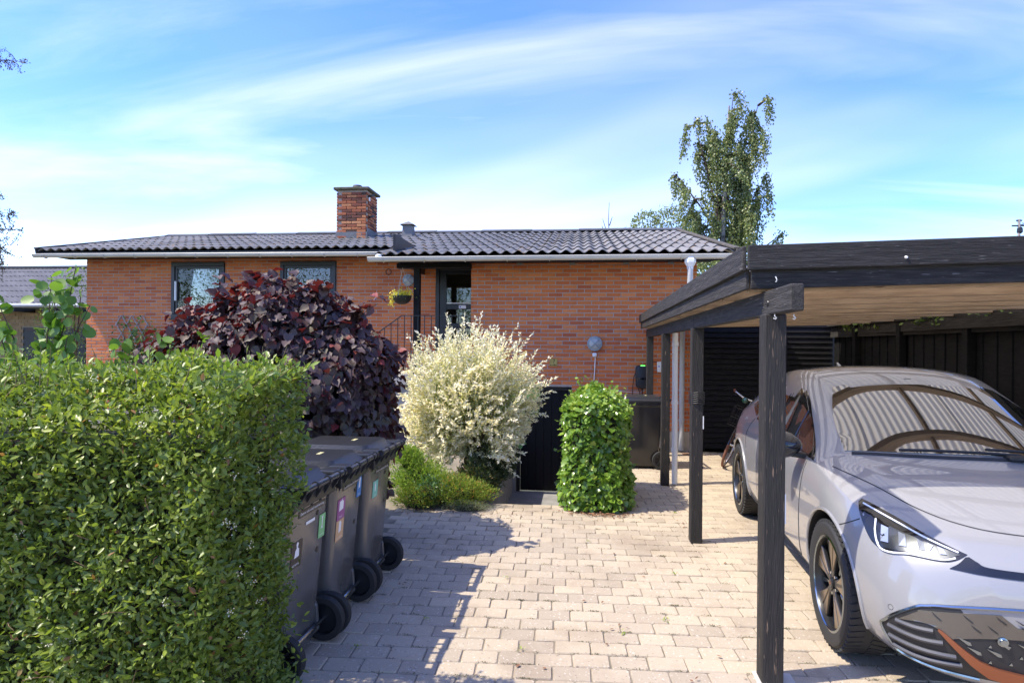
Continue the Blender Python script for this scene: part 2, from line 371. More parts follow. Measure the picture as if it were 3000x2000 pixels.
WIN = [(-8.28, -7.13, 2.19, 3.34), (-5.94, -4.78, 2.19, 3.34)]
DOOR = (-2.76, -1.85, 1.2, 3.22)
CEL = (-1.02, -.10, -1, 1.012)
# projecting wall
bs = wall_bricks(XP, XR, .31, 3.12, [CEL], off=-.62)
wf = MB().box(XP, CEL[0], YF + .005, YF + .20, .0, 3.12).box(CEL[1], XR, YF + .005, YF + .20, .0, 3.12).box(CEL[0], CEL[1], YF + .005, YF + .20, 1.012, 3.12).build('wall', m_mortar, house)
lay(wf, bs, TR(0, YF + .02, 0), 300, lambda b: (0 if (b[1] > 1.35 and b[0] < .95) else 1, (b[0] ** 2 + (b[1] - 1.67) ** 2)))
MB().box(CEL[1], XR + .03, YF - .025, YF + .005, -.03, .305).build('plinth', m_render, house, bevel=.006)
# side return of the projecting wall and the gable wall on the right
for nm, xx, ya, yb, sgn in (('wall', XP, YF + .2, YR, 1), ('wall', XR, YF + .2, 19, -1)):
    a, b = (xx, xx + .18) if sgn > 0 else (xx - .18, xx)
    wl = MB().box(a + (.005 if sgn > 0 else 0), b - (.005 if sgn < 0 else 0), ya, yb, 0, 3.12).build(nm, m_mortar, house)
    bb = wall_bricks(YF + .0, min(yb, 14), .31, 3.12, [], off=0)
    T = Matrix.Translation((xx + (.02 if sgn > 0 else -.02), 0, 0)) @ (Matrix(((0, 1, 0, 0), (-1, 0, 0, 0), (0, 0, 1, 0), (0, 0, 0, 1))) if False else Matrix.Rotation(R(90 if sgn < 0 else -90), 4, 'Z'))
    if sgn > 0: bb = [(-s, z, L) for s, z, L in bb]
    lay(wl, bb, T, 0, lambda b: b[0])
# recessed wall
bs = wall_bricks(XL, XP, .31, 3.44, WIN_H if False else [w for w in WIN] + [DOOR], off=-10.19)
mbw = MB()
xs = [XL, WIN[0][0], WIN[0][1], WIN[1][0], WIN[1][1], DOOR[0], DOOR[1], XP]
for i in range(7):
    if i in (1, 3): mbw.box(xs[i], xs[i + 1], YR + .005, YR + .2, 0, 2.19); mbw.box(xs[i], xs[i + 1], YR + .005, YR + .2, 3.34, 3.44)
    elif i == 5: mbw.box(xs[i], xs[i + 1], YR + .005, YR + .2, 0, 1.2); mbw.box(xs[i], xs[i + 1], YR + .005, YR + .2, 3.22, 3.44)
    else: mbw.box(xs[i], xs[i + 1], YR + .005, YR + .2, 0, 3.44)
wr = mbw.build('wall', m_mortar, house)
lay(wr, bs, TR(0, YR + .02, 0), 300, lambda b: (0 if b[1] > 1.75 and (b[0] < -8.3 or b[0] > -4.9) else 1, b[0] ** 2 + 121 + (b[1] - 1.67) ** 2))
wl = MB().box(XL + .005, XL + .2, YR + .2, 19, 0, 3.4).build('wall', m_mortar, house)
bb = [(-s, z, L) for s, z, L in wall_bricks(YR, 15, .31, 3.4, [], off=YR)]
lay(wl, bb, Matrix.Translation((XL + .02, 0, 0)) @ Matrix.Rotation(R(-90), 4, 'Z'), 0, lambda b: b[0])
MB().box(XL + .2, XR - .2, 18.9, 19.1, 0, 3.3).build('wall', m_mortar, house)
# mortar caps + vent holes in the top course of the projecting wall
for x in (-.98, -.1, .78, 1.5): MB().box(x - .05, x + .05, YF - .03, YF + .05, 3.045, 3.085).build('rafter_end', m_concrete, house)
# ---- roof
RY, RZ0 = 14.8, 4.50
SL = .2477; NRM = Vector((0, -SL, 1)).normalized(); DIR = Vector((0, 1, SL)).normalized()
roof = MB().box(-10.78, 2.36, RY - .02, RY + .02, 4.2, 4.36).build('roof', m_dark, house)
RX0, RX1, RXM = -10.82, 2.38, -3.32
def rp(y): return RZ0 + (y - RY) * SL
def under(x0, x1, y0):
    mb = MB(); a, b = rp(y0) - .05, rp(RY) - .05
    mb.add([(x0, y0, a), (x1, y0, a), (x1, RY, b), (x0, RY, b), (x0, y0, a - .10), (x1, y0, a - .10), (x1, RY, b - .12), (x0, RY, b - .12)], [(0, 1, 2, 3), (7, 6, 5, 4), (0, 4, 5, 1), (1, 5, 6, 2), (2, 6, 7, 3), (3, 7, 4, 0)])
    return mb
under(RX0 + .03, RXM - .01, 10.92).build('roof_deck', m_dark, roof); under(RXM + .02, RX1 - .03, 9.42).build('roof_deck', m_dark, roof)
bk = MB(); bk.add([(RX0, RY + .02, RZ0 + .02), (RX1, RY + .02, RZ0 + .02), (RX1, 20, RZ0 - 1.28), (RX0, 20, RZ0 - 1.28), (RX0, RY + .02, RZ0 - .1), (RX1, RY + .02, RZ0 - .1), (RX1, 20, RZ0 - 1.40), (RX0, 20, RZ0 - 1.40)], [(0, 1, 2, 3), (7, 6, 5, 4), (0, 4, 5, 1), (1, 5, 6, 2), (2, 6, 7, 3), (3, 7, 4, 0)])
bk.build('rear_slope', m_roof, roof)
WAVE = .19; WPS = 6
def sheet_mesh(nw, L, name):
    mb = MB(); n = 10; nx = nw * n + 1; vs = []
    for j, (s, dz) in enumerate(((0, .0), (L * .5, .0), (L + .06, 0))):
        for i in range(nx):
            x = i * WAVE / n; ph = 2 * math.pi * i / n
            w = .024 * (math.cos(ph - math.pi) ); vs.append((x, s * 1, w + .020 * (1 - s / L) * 1.0))
    fs = []
    for j in range(2):
        for i in range(nx - 1): fs.append((j * nx + i, j * nx + i + 1, (j + 1) * nx + i + 1, (j + 1) * nx + i))
    # front thickness
    b0 = len(vs); 
    for i in range(nx): vs.append((vs[i][0], .001, vs[i][2] - .011))
    for i in range(nx - 1): fs.append((b0 + i, b0 + i + 1, i + 1, i))
    # underside
    b1 = len(vs)
    for i in range(nx): v = vs[2 * nx + i]; vs.append((v[0], v[1], v[2] - .011))
    for i in range(nx - 1): fs.append((b1 + i, b1 + i + 1, b0 + i + 1, b0 + i))
    mb.add(vs, fs); me = mb.mesh(name); me.materials.append(m_roof)
    me.polygons.foreach_set('use_smooth', [True] * len(me.polygons)); me.set_sharp_from_angle(angle=R(40)); return me
def lay_roof(x0, x1, y0, rows):
    L = (RY - .05 - y0) * math.sqrt(1 + SL * SL) / rows; cache = {}
    rr = random.Random(5)
    ntot = round((x1 - x0) / WAVE); f = (x1 - x0) / (ntot * WAVE)
    for r in range(rows):
        i = -(3 if r % 2 else 0)
        while i < ntot:
            a, b = max(i, 0), min(i + WPS, ntot); n = b - a
            if n > 0:
                if n not in cache: cache[n] = sheet_mesh(n, L, 'roof_sheet')
                o = bpy.data.objects.new('roof_sheet', cache[n]); C.objects.link(o)
                y = y0 + r * L * DIR.y
                T = Matrix(((f, 0, 0, 0), (0, DIR.y, NRM.y, 0), (0, DIR.z, NRM.z, 0), (0, 0, 0, 1))); T.translation = (x0 + a * WAVE * f, y, rp(y) + rr.uniform(-.002, .002) + .002 * r)
                o.matrix_basis = T; attach(o, roof)
            i += WPS
lay_roof(RX0 + .04, RXM + .0, 10.86, 7); lay_roof(RXM + .02, RX1 - .04, 9.36, 8)
nr = 11; step = (RX1 - RX0 + .06) / nr
for k in range(nr):
    x = RX0 - .03 + k * step
    mb = MB(); mb.prism([(-.15, -.045), (0, .012), (.15, -.045), (.15, -.07), (0, -.012), (-.15, -.07)], Matrix(((0, 0, 1, x), (1, 0, 0, RY), (0, 1, 0, RZ0 + .075 + (.012 if k % 2 else 0)), (0, 0, 0, 1))), step + .05); mb.build('ridge_cap', m_ridge, roof)
m_verge = M('mossy_verge', (.12, .095, .075), .9, col2=(.055, .055, .04), nscale=8, bump=.6, bscale=40)
def verge(x, y0, mat):
    mb = MB(); a = Vector((x, y0 - .03, rp(y0) + .035)); b = Vector((x, RY, RZ0 + .045)); mb.bar(a, b, .10, .03, up=(0, 0, 1)); mb.bar(a + Vector((0, 0, -.09)), b + Vector((0, 0, -.09)), .025, .16); mb.build('verge_board', mat, roof, bevel=.004)
verge(RX0, 10.88, M('dark_verge', (.03, .032, .036), .6)); verge(RX1, 9.38, m_verge)
# eave boards and gutters
MB().box(RX0 + .25, XP + .02 - 1.5, 10.93, YR + .0, 3.405, 3.44).build('eave_soffit', m_dark, house)
MB().box(RXM + .32, RX1 - .25, 9.47, YF + .02, 3.075, 3.105).build('eave_soffit', m_dark, house)
MB().box(RXM + .30, RXM + .34, 9.5, YR, 3.06, 3.5).build('porch_side_board', m_dark, house)
MB().box(RXM + .32, XP, YF, YR + .02, 3.20, 3.24).build('porch_ceiling', m_dark, house)
def gutter(x0, x1, y, z, zr):
    r = .062; prof = []
    mb = MB(); n = 9
    for (x, zz_) in ((x0, z), (x1, zr)):
        for k in range(n):
            a = math.pi + math.pi * k / (n - 1); prof.append((x, y + r * math.cos(a), zz_ + r * math.sin(a)))
        for k in range(n):
            a = 2 * math.pi - math.pi * k / (n - 1); prof.append((x, y + (r - .006) * math.cos(a), zz_ + (r - .006) * math.sin(a)))
    m = 2 * n; fs = [(k, (k + 1) % m, m + (k + 1) % m, m + k) for k in range(m)]
    mb.add(prof, fs)
    mb.tube([(x0, y - r, z + .002), (x1, y - r, zr + .002)], .009, 6)
    for x, zz_ in ((x0, z), (x1, zr)):   # end plates
        mb.add([(x, y + r * math.cos(math.pi + math.pi * k / 8), zz_ + r * math.sin(math.pi + math.pi * k / 8)) for k in range(9)], [tuple(range(9))])
    g = mb.build('gutter', m_zinc, house, smooth=True)
    nb = int((x1 - x0) / .62)
    for k in range(nb):
        x = x0 + .25 + k * (x1 - x0 - .4) / max(1, nb - 1); zc = z + (zr - z) * (x - x0) / (x1 - x0)
        b = MB()
        for q in range(8):
            a0, a1 = math.pi + math.pi * q / 8, math.pi + math.pi * (q + 1) / 8
            b.bar((x, y + .067 * math.cos(a0), zc + .067 * math.sin(a0)), (x, y + .067 * math.cos(a1), zc + .067 * math.sin(a1)), .022, .004, up=(1, 0, 0))
        b.build('bracket', m_zinc, g)
gutter(-10.80, RXM - .0, 10.80, 3.425, 3.40); gutter(-3.36, 2.36, 9.29, 3.075, 3.085)
MB().lathe([(.0, .07), (.03, .07), (.05, .05), (.055, 0)], TR(-3.2, 9.31, 3.07), 12).build('gutter_ball', m_white, house, smooth=True)
# downpipes
mb = MB(); mb.lathe([(.046, .0), (.046, .03), (.085, .10), (.085, .14), (.05, .20)], TR(1.68, 9.29, 2.87), 6); mb.build('rainwater_head', m_white, house)
mb = MB(); mb.tube([(1.68, 9.29, 2.9), (1.68, 9.29, 2.70), (1.68, 9.32, 2.60), (1.68, 9.75, 2.10), (1.68, 9.9, 1.95), (1.68, 9.93, 1.8), (1.68, 9.93, .02)], .042, 12); dp = mb.build('downpipe', m_galv, house, smooth=True)
for z in (2.62, 1.0, .5): MB().lathe([(.047, -.02), (.05, -.015), (.05, .015), (.047, .02)], TR(1.68 if z < 2 else 1.68, 9.93 if z < 2 else 9.315, z), 12).build('pipe_joint', m_galv, dp)
# ---- windows
m_pane = glass_mat('window_glass', (.82, .86, .86))
m_blind = M('pale_blind', (.62, .60, .50), .8); m_room = M('dim_room', (.10, .09, .08), .9); m_inwhite = M('white_interior', (.75, .75, .73), .6)
for wi, (x0, x1, z0, z1) in enumerate(WIN):
    w = MB().box(x0, x1, YR - .035, YR + .12, z1 - .085, z1).box(x0, x1, YR - .035, YR + .12, z0, z0 + .09).box(x0, x0 + .075, YR - .035, YR + .12, z0 + .09, z1 - .085).box(x1 - .075, x1, YR - .035, YR + .12, z0 + .09, z1 - .085).build('window', m_frame, house, bevel=.005)
    f = MB(); a0, a1, b0, b1 = x0 + .077, x1 - .077, z0 + .092, z1 - .087
    f.box(a0, a1, YR - .012, YR + .05, b1 - .05, b1).box(a0, a1, YR - .012, YR + .05, b0, b0 + .055).box(a0, a0 + .05, YR - .012, YR + .05, b0 + .055, b1 - .05).box(a1 - .05, a1, YR - .012, YR + .05, b0 + .055, b1 - .05)
    f.build('casement', m_frame, w, bevel=.004)
    MB().box(a0 + .05, a1 - .05, YR + .012, YR + .005, b0 + .055, b1 - .05).build('pane', m_pane, w)
    MB().box(x0 - .01, x1 + .01, YR - .075, YR - .02, z0 - .03, z0 - .002).build('sill', m_frame, w, bevel=.004)
    MB().box(a0 + .06, a1 - .06, YR + .055, YR + .075, b0 + .06, b0 + .085).build('glazing_trim', m_inwhite, w)
    MB().box(a0 + .03, a1 - .03, YR + .14, YR + .15, b1 - (.62 if wi == 0 else .38), b1 - .03).build('blind', m_blind if wi == 0 else M('red_blind', (.16, .03, .03), .8), w)
    r_ = MB(); r_.box(x0 - .3, x1 + .3, YR + 1.9, YR + 1.95, 1.2, 3.4).box(x0 - .3, x0 - .25, YR + .2, YR + 1.9, 1.2, 3.4).box(x1 + .25, x1 + .3, YR + .2, YR + 1.9, 1.2, 3.4).box(x0 - .3, x1 + .3, YR + .2, YR + 1.95, 1.15, 1.2).box(x0 - .3, x1 + .3, YR + .2, YR + 1.95, 3.4, 3.43)
    r_.build('room', m_room, w)
    if wi == 0:
        MB().box(x0 + .42, x0 + .62, YR + .5, YR + .54, 1.6, 2.95).build('curtain', m_inwhite, w)
        MB().box(x0 + .18, x0 + .36, YR + .4, YR + .5, 2.2, 2.55).build('vase', m_inwhite, w, bevel=.03)
        MB().box(x0 + .09, x0 + .125, YR - .06, YR - .02, 2.55, 2.95).build('thermometer', m_white, w, bevel=.008)
# vent hole
MB().lathe([(.058, -.004), (.062, 0), (.05, .004), (.047, .0), (.047, .06), (.0, .06)], Matrix.Translation((-3.71, YR - .006, 3.12)) @ Matrix.Rotation(R(-90), 4, 'X'), 20).build('wall_vent', M('dark_vent', (.02, .02, .02), .7), house)
# ---- entry door
dx0, dx1, dz0, dz1 = DOOR
d = MB().box(dx0, dx0 + .075, YR - .02, YR + .1, dz0, dz1).box(dx1 - .07, dx1, YR - .02, YR + .1, dz0, dz1).box(dx0 + .075, dx1 - .07, YR - .02, YR + .1, dz1 - .07, dz1).build('entry_door', m_frame, house, bevel=.004)
l = MB(); A, B = dx0 + .13, dx1 - .075
l.box(A - .05, A + .08, YR + .0, YR + .05, dz0 + .02, dz1 - .075).box(B - .08, B, YR + .0, YR + .05, dz0 + .02, dz1 - .075)
for z0, z1 in ((dz0 + .02, dz0 + .30), (dz0 + .82, dz0 + .92), (dz0 + 1.22 - .03, dz0 + 1.29), (dz1 - .15, dz1 - .075)): l.box(A + .08, B - .08, YR + .0, YR + .05, z0, z1)
lf = l.build('door_leaf', m_frame, d, bevel=.003)
for z0, z1 in ((dz0 + .30, dz0 + .82), (dz0 + .92, dz0 + 1.19), (dz0 + 1.29, dz1 - .15)): MB().box(A + .08, B - .08, YR + .02, YR + .026, z0, z1).build('pane', m_pane, d)
MB().box(A + .08, B - .08, YR - .006, YR + .02, dz0 + 1.30, dz0 + 1.315).build('letter_trim', m_white, d)
MB().box(A + .33, A + .47, YR - .012, YR - .004, dz0 + 1.205, dz0 + 1.265).build('name_sticker', M('white_sticker', (.8, .82, .86), .5), d)
MB().box(A + .345, A + .37, YR - .0135, YR - .012, dz0 + 1.22, dz0 + 1.25).build('sticker_mark', M('blue_mark', (.05, .15, .5), .5), d)
MB().box(dx0 - .1, dx1 + .1, YR + 1.3, YR + 1.34, 1.2, 3.4).build('hall_wall', M('hall_brown', (.24, .18, .12), .8), d)
MB().box(A + .24, B - .02, YR + .9, YR + .92, dz0 + 1.3, dz0 + 1.56).build('hall_mirror', M('hall_pale', (.55, .6, .66), .5), d)
# ---- porch, stairs, railing
porch = MB().box(-3.25, XP, 9.72, YR, 1.02, 1.2).box(-3.2, XP, 9.8, 9.98, 0, 1.02).build('porch_slab', m_render, house, bevel=.006)
for k in range(6): MB().box(-3.25 - .28 * (k + 1), -3.25 - .28 * k, 9.85, 11.0, 0, 1.2 - .18 * (k + 1)).build('step', m_render, porch, bevel=.006)
MB().box(-2.775, -2.67, 9.86, 9.965, 1.2, 3.02).build('porch_post', m_black_wood, house, bevel=.005)
MB().box(-3.06, XP + .02, 9.82, 9.955, 2.985, 3.062).build('porch_beam', m_black_wood, house, bevel=.004)
rl = MB().bar((-2.94, 9.76, 2.18), (XP, 9.76, 2.18), .032, .012).bar((-2.94, 9.76, 2.18), (-4.3, 9.76, 1.22), .032, .012).bar((-2.94, 9.76, 1.29), (XP, 9.76, 1.29), .025, .010).bar((-2.94, 9.76, 1.29), (-4.3, 9.76, .33), .025, .010).build('railing', m_iron, house)
x = -1.86
while x > -4.25:
    zt = 2.175 if x > -2.94 else 2.175 + (x + 2.94) * .706; zb = zt - .89
    MB().bar((x, 9.76, zb), (x, 9.76, zt), .012, .012).build('baluster', m_iron, rl); x -= .115
# ---- cellar door
cd = MB().box(CEL[0], CEL[0] + .06, YF + .06, YF + .16, PZ, 1.0).box(CEL[1] - .06, CEL[1], YF + .06, YF + .16, PZ, 1.0).box(CEL[0] + .06, CEL[1] - .06, YF + .06, YF + .16, .95, 1.0).build('cellar_door', M('black_frame', (.010, .010, .011), .5), house, bevel=.003)
n = 6; wd_ = (CEL[1] - CEL[0] - .13) / n
for k in range(n): MB().box(CEL[0] + .065 + k * wd_ + .003, CEL[0] + .065 + (k + 1) * wd_ - .003, YF + .09, YF + .12, PZ + .02, .945).build('plank', M('black_door_paint', (.005, .005, .006), .6, spec=.2), cd, bevel=.003)
MB().box(CEL[0] + .065, CEL[1] - .065, YF + .12, YF + .14, PZ + .02, .945).build('backing', m_dark, cd)
# cellar side walls below ground
MB().box(CEL[0] - .06, CEL[0], YF - .01, YF + .2, PZ, .9).box(CEL[1], CEL[1] + .05, YF - .01, YF + .2, PZ, -.02).build('cellar_reveal', m_concrete, house)
# ---- chimney
ch = MB().box(-5.52, -4.84, 13.22, 13.88, 4.05, 5.24).build('chimney', m_mortar, house)
rr = random.Random(21); nb = 0
m_chb = M('weathered_chimney_brick', (.3, .1, .05), .9, rnd=[(.0, (.06, .035, .028)), (.22, (.20, .06, .035)), (.5, (.34, .10, .045)), (.8, (.42, .15, .06)), (1, (.50, .22, .10))], col2=(.05, .04, .035), nscale=3.5, mix=(.55, .75), bump=.6, bscale=60)
CB = BR_ME.copy(); CB.materials.clear(); CB.materials.append(m_chb); mbh = MB()
for side in range(4):
    for k in range(18):
        zc = 4.15 + k * BH
        if zc > 5.21: continue
        off = .12 if (k + side) % 2 else 0
        for q in range(4):
            s = -.36 + off + q * .24; a, b = max(s, -.345), min(s + .24, .345)
            if b - a < .05: continue
            T0 = Matrix.Translation((-5.18, 13.55, 0)) @ Matrix.Rotation(R(90) * side, 4, 'Z') @ TR((a + b) / 2, -.345 + rr.uniform(-.003, .003), zc, rr.uniform(-.02, .02)) @ Matrix.Diagonal(((b - a - .012) / .228, 1, 1, 1))
            if side in (0, 1):
                o = bpy.data.objects.new('brick', CB); C.objects.link(o); o.matrix_basis = T0; attach(o, ch); nb += 1
            else: mbh.cr = rr.random(); mbh.add([T0 @ v for v in BRV], BRF)
tag(mbh.build('brick_courses', m_chb, ch), kind='stuff')
MB().box(-5.6, -4.76, 13.14, 13.96, 5.23, 5.29).build('coping', M('mossy_coping', (.12, .10, .075), .9, col2=(.06, .07, .03), nscale=9, bump=.6), ch, bevel=.012)
MB().lathe([(.12, 0), (.13, .06), (.10, .13), (.0, .14)], TR(-5.18, 13.55, 5.29), 16).build('chimney_pot', M('dark_pot', (.05, .05, .05), .7), ch, smooth=True)
MB().box(-5.555, -4.805, 13.185, 13.2, 4.08, 4.27).box(-4.82, -4.805, 13.2, 13.9, 4.08, 4.36).build('flashing', M('lead', (.16, .16, .165), .55, col2=(.10, .10, .10), nscale=6), ch)
for z in (4.62, 5.1): MB().bar((-4.82, 13.3, z), (-4.66, 13.24, z + .01), .02, .045).build('bracket', m_iron, ch)
MB().box(-4.82, -4.80, 13.30, 13.36, 5.0, 5.09).build('junction_box', m_white, ch)
# roof vent
vx, vy = -4.0, 13.75; vz = rp(vy)
rv_ = MB(); rv_.add([(vx - .13, vy - .14, vz - .1), (vx + .13, vy - .14, vz - .1), (vx + .13, vy + .14, vz - .03), (vx - .13, vy + .14, vz - .03), (vx - .11, vy - .11, vz + .26), (vx + .11, vy - .11, vz + .26), (vx + .11, vy + .11, vz + .26), (vx - .11, vy + .11, vz + .26)], [(0, 1, 5, 4), (1, 2, 6, 5), (2, 3, 7, 6), (3, 0, 4, 7), (4, 5, 6, 7)])
rvo = rv_.build('roof_vent', M('grey_vent', (.14, .14, .145), .6), house, bevel=.004)
mb = MB(); mb.add([(vx - .17, vy - .17, vz + .27), (vx + .17, vy - .17, vz + .27), (vx + .17, vy + .17, vz + .27), (vx - .17, vy + .17, vz + .27), (vx, vy, vz + .37)], [(0, 1, 4), (1, 2, 4), (2, 3, 4), (3, 0, 4), (0, 3, 2, 1)]); mb.build('cowl', M('grey_vent2', (.13, .125, .12), .6), rvo)
# ------------------------------------------------------------------ carport (own frame: x across, y along the posts)
CR = R(-1.2)
cp = thing('carport', 'black timber carport with weathered fascia and translucent corrugated roof', 'carport', (.979, 3.15, 0), CR)
def cb(name, mb, mat, bevel=.004, parent=cp, **k): return mb.build(name, mat, parent, bevel=bevel, world=False, **k)
for i, y in enumerate((0, 2.17, 4.33, 6.3)):
    w = .052 if i == 0 else .050
    cb('post', MB().box(-w, w, y - w, y + w, 0, 1.845), m_post_wood, .006)
cb('beam', MB().box(-.03, .03, -.36, 1.08 * 2, 1.842, 1.965), m_beam_wood, .006); cb('beam', MB().box(-.03, .03, 2.166, 6.62, 1.842, 1.965), m_beam_wood, .006)
MB().lathe([(.0, .006), (.014, .004), (.016, 0)], Matrix.Translation((-.031, -.02, 1.9)) @ Matrix.Rotation(R(-90), 4, 'Y'), 10).build('bolt', m_iron, cp, world=False)
SLP = .023
YA, YB, XA, XB = .06, 6.62, -.12, 3.02
def sl(x): return SLP * (x - XA)
cb('fascia_board', MB().box(XA - .022, XA, YA - .024, YB, 2.072, 2.20), m_beam_wood, .005)
cb('fascia_board', MB().box(XA, XA + .022, YA, YB - .03, 1.978, 2.09), m_beam_wood, .004)
Ts = Matrix.Rotation(-math.atan(SLP), 4, 'Y')
def slant(x0, x1, y0, y1, z0, z1):
    mb = MB(); mb.add([(x0, y0, z0 + sl(x0)), (x1, y0, z0 + sl(x1)), (x1, y1, z0 + sl(x1)), (x0, y1, z0 + sl(x0)), (x0, y0, z1 + sl(x0)), (x1, y0, z1 + sl(x1)), (x1, y1, z1 + sl(x1)), (x0, y1, z1 + sl(x0))],
        [(3, 2, 1, 0), (4, 5, 6, 7), (0, 1, 5, 4), (1, 2, 6, 5), (2, 3, 7, 6), (3, 0, 4, 7)]); return mb
cb('front_fascia_board', slant(XA + .002, XB, YA - .046, YA - .022, 2.072, 2.20), m_front_wood, .005)
cb('front_fascia_board', slant(XA + .024, XB, YA - .018, YA + .004, 1.978, 2.088), m_front_wood, .004)
for k in range(11):
    y = YA + .05 + k * .6
    if y > YB: break
    cb('joist', slant(XA + .03, XB, y, y + .045, 1.967, 2.078), m_raw_wood, .003)
for k in range(3):
    x = .62 + k * .95
    cb('purlin', MB().box(x, x + .03, YA + .1, YB - .1, 2.02 + sl(x), 2.078 + sl(x)), m_raw_wood, 0)
# soffit boards along the front
cb('wall_beam', MB().box(2.90, 2.96, YA + .02, YB, 1.90, 2.035), m_beam_wood, .004)
m_sheet = bpy.data.materials.new('translucent_roof_sheet'); m_sheet.use_nodes = True; t = m_sheet.node_tree; t.nodes.clear()
o_ = N(t, 'ShaderNodeOutputMaterial'); ms = N(t, 'ShaderNodeMixShader', i_Fac=.62); df = N(t, 'ShaderNodeBsdfDiffuse'); tl = N(t, 'ShaderNodeBsdfTranslucent'); df.inputs[0].default_value = (.60, .57, .50, 1); tl.inputs[0].default_value = (.68, .63, .53, 1)
LK(t, df.outputs[0], ms.inputs[1]); LK(t, tl.outputs[0], ms.inputs[2]); LK(t, ms.outputs[0], o_.inputs[0])
for k in range(3):
    x0 = XA + .04 + k * 1.03; nwv = 14; n = 8; vs = []; fs = []; w = 1.05 / nwv; nx = nwv * n + 1
    for yy in (YA + .0, YB):
        for i in range(nx):
            x = x0 + i * w / n; vs.append((x, yy, 2.105 + sl(x) + .016 * math.cos(2 * math.pi * i / n) + .006 * k))
    for i in range(nx - 1): fs.append((i, i + 1, nx + i + 1, nx + i))
    me = bpy.data.meshes.new('roof_sheet'); me.from_pydata(vs, [], fs); link('roof_sheet', me, m_sheet, cp, True, False, 180)
# white pvc pipe beside the third post, with clip
wp = MB().tube([(.125, 4.42, 1.86), (.125, 4.42, 1.5), (.128, 4.40, 0.0)], .035, 14).build('rain_pipe', m_white, cp, smooth=True, world=False)
for z in (1.72, .42, 1.0): MB().lathe([(.037, -.025), (.041, -.02), (.041, .02), (.037, .025)], TR(.126, 4.415, z), 14).build('pipe_collar', m_white, wp, world=False)
MB().bar((.04, 4.40, 1.60), (.10, 4.41, 1.60), .02, .012).build('pipe_clip', m_galv, wp, world=False)
MB().box(.05, .058, -.045, -.015, .80, .95).build('reflector', m_white, cp, world=False, bevel=.002)
MB().box(.046, .055, 2.12, 2.15, .98, 1.09).build('reflector', m_white, cp, world=False, bevel=.002)
mb = MB()
for k in range(6): mb.tube([(.056 * math.cos(a) * 1.18, 2.17 + .056 * math.sin(a) * 1.18, 1.20 + .018 * k + .006 * math.sin(3 * a)) for a in [2 * math.pi * q / 12 for q in range(12)]], .003, 5, closed=True)
mb.build('wire_winding', m_iron, cp, world=False)
# hooks
def hook(x, y, z, parent): MB().tube([(x, y, z), (x, y - .012, z), (x, y - .021, z - .006), (x + .003, y - .023, z - .017), (x + .003, y - .018, z - .025), (x, y - .011, z - .026)], .0025, 6).build('hook', m_white, parent, smooth=True, world=False)
hook(.02, YA - .02, 2.04, cp)
MB().lathe([(.0, .008), (.005, .008), (.007, .003), (.008, 0)], Matrix.Translation((.63, YA - .048, 2.13)) @ Matrix.Rotation(R(90), 4, 'X'), 10).build('screw_eye', m_white, cp, world=False)
for (x, y) in ((-.02, -.10), (.075, -.08)):
    MB().tube([(x, y, 1.842), (x, y, 1.832), (x + .008, y - .004, 1.824), (x + .004, y, 1.817), (x - .005, y, 1.822)], .0028, 6).build('hook', m_white, cp, smooth=True, world=False)
# concrete footing pads
m_pad = M('pale_pad', (.50, .47, .42), .9)
MB().box(-.07, .12, -.08, .07, -.02, .004).build('post_pad', m_pad, cp, world=False, bevel=.003)
# ------------------------------------------------------------------ black shed wall
shed = thing('garden_shed', 'black horizontal clapboard shed wall behind the bicycle', 'shed', (3.0, 10.3, 0))
MB().box(1.99, 4.2, 10.12, 12.2, 0.02, 2.26).build('shed_body', m_dark, shed)
for k in range(26):
    z = .05 + k * .086; mb = MB(); y0 = 10.07
    mb.add([(1.965, y0, z), (4.06, y0, z), (4.06, y0 + .028, z + .1), (1.965, y0 + .028, z + .1), (1.965, y0 + .022, z), (4.06, y0 + .022, z), (4.06, y0 + .046, z + .1), (1.965, y0 + .046, z + .1)], [(0, 1, 2, 3), (7, 6, 5, 4), (0, 4, 5, 1), (1, 5, 6, 2), (2, 6, 7, 3), (3, 7, 4, 0)])
    mb.build('clapboard', m_black_wood, shed)
MB().box(1.93, 1.964, 10.04, 10.11, .02, 2.28).build('corner_board', m_black_wood, shed, bevel=.003)
# ------------------------------------------------------------------ board fence on the right
fence = thing('board_fence', 'tall black vertical board fence along the right side of the carport', 'fence', (4.1, 7, 0))
y = 3.6; rr = random.Random(4); k = 0
while y < 10.0:
    MB().box(4.055 + (.012 if k % 2 else 0), 4.075 + (.012 if k % 2 else 0), y, y + .098, .04, 2.02).build('board', m_black_wood, fence); y += .104; k += 1
for y in (3.7, 5.35, 6.6, 7.9, 9.1): MB().box(3.965, 4.05, y, y + .09, 0, 2.02).build('fence_post', m_black_wood, fence, bevel=.004)
MB().box(4.005, 4.04, 3.6, 10.04, 1.86, 2.03).build('top_rail', m_beam_wood, fence, bevel=.004)
MB().box(3.95, 4.12, 3.6, 10.04, 2.032, 2.06).build('cap_board', m_beam_wood, fence, bevel=.004)
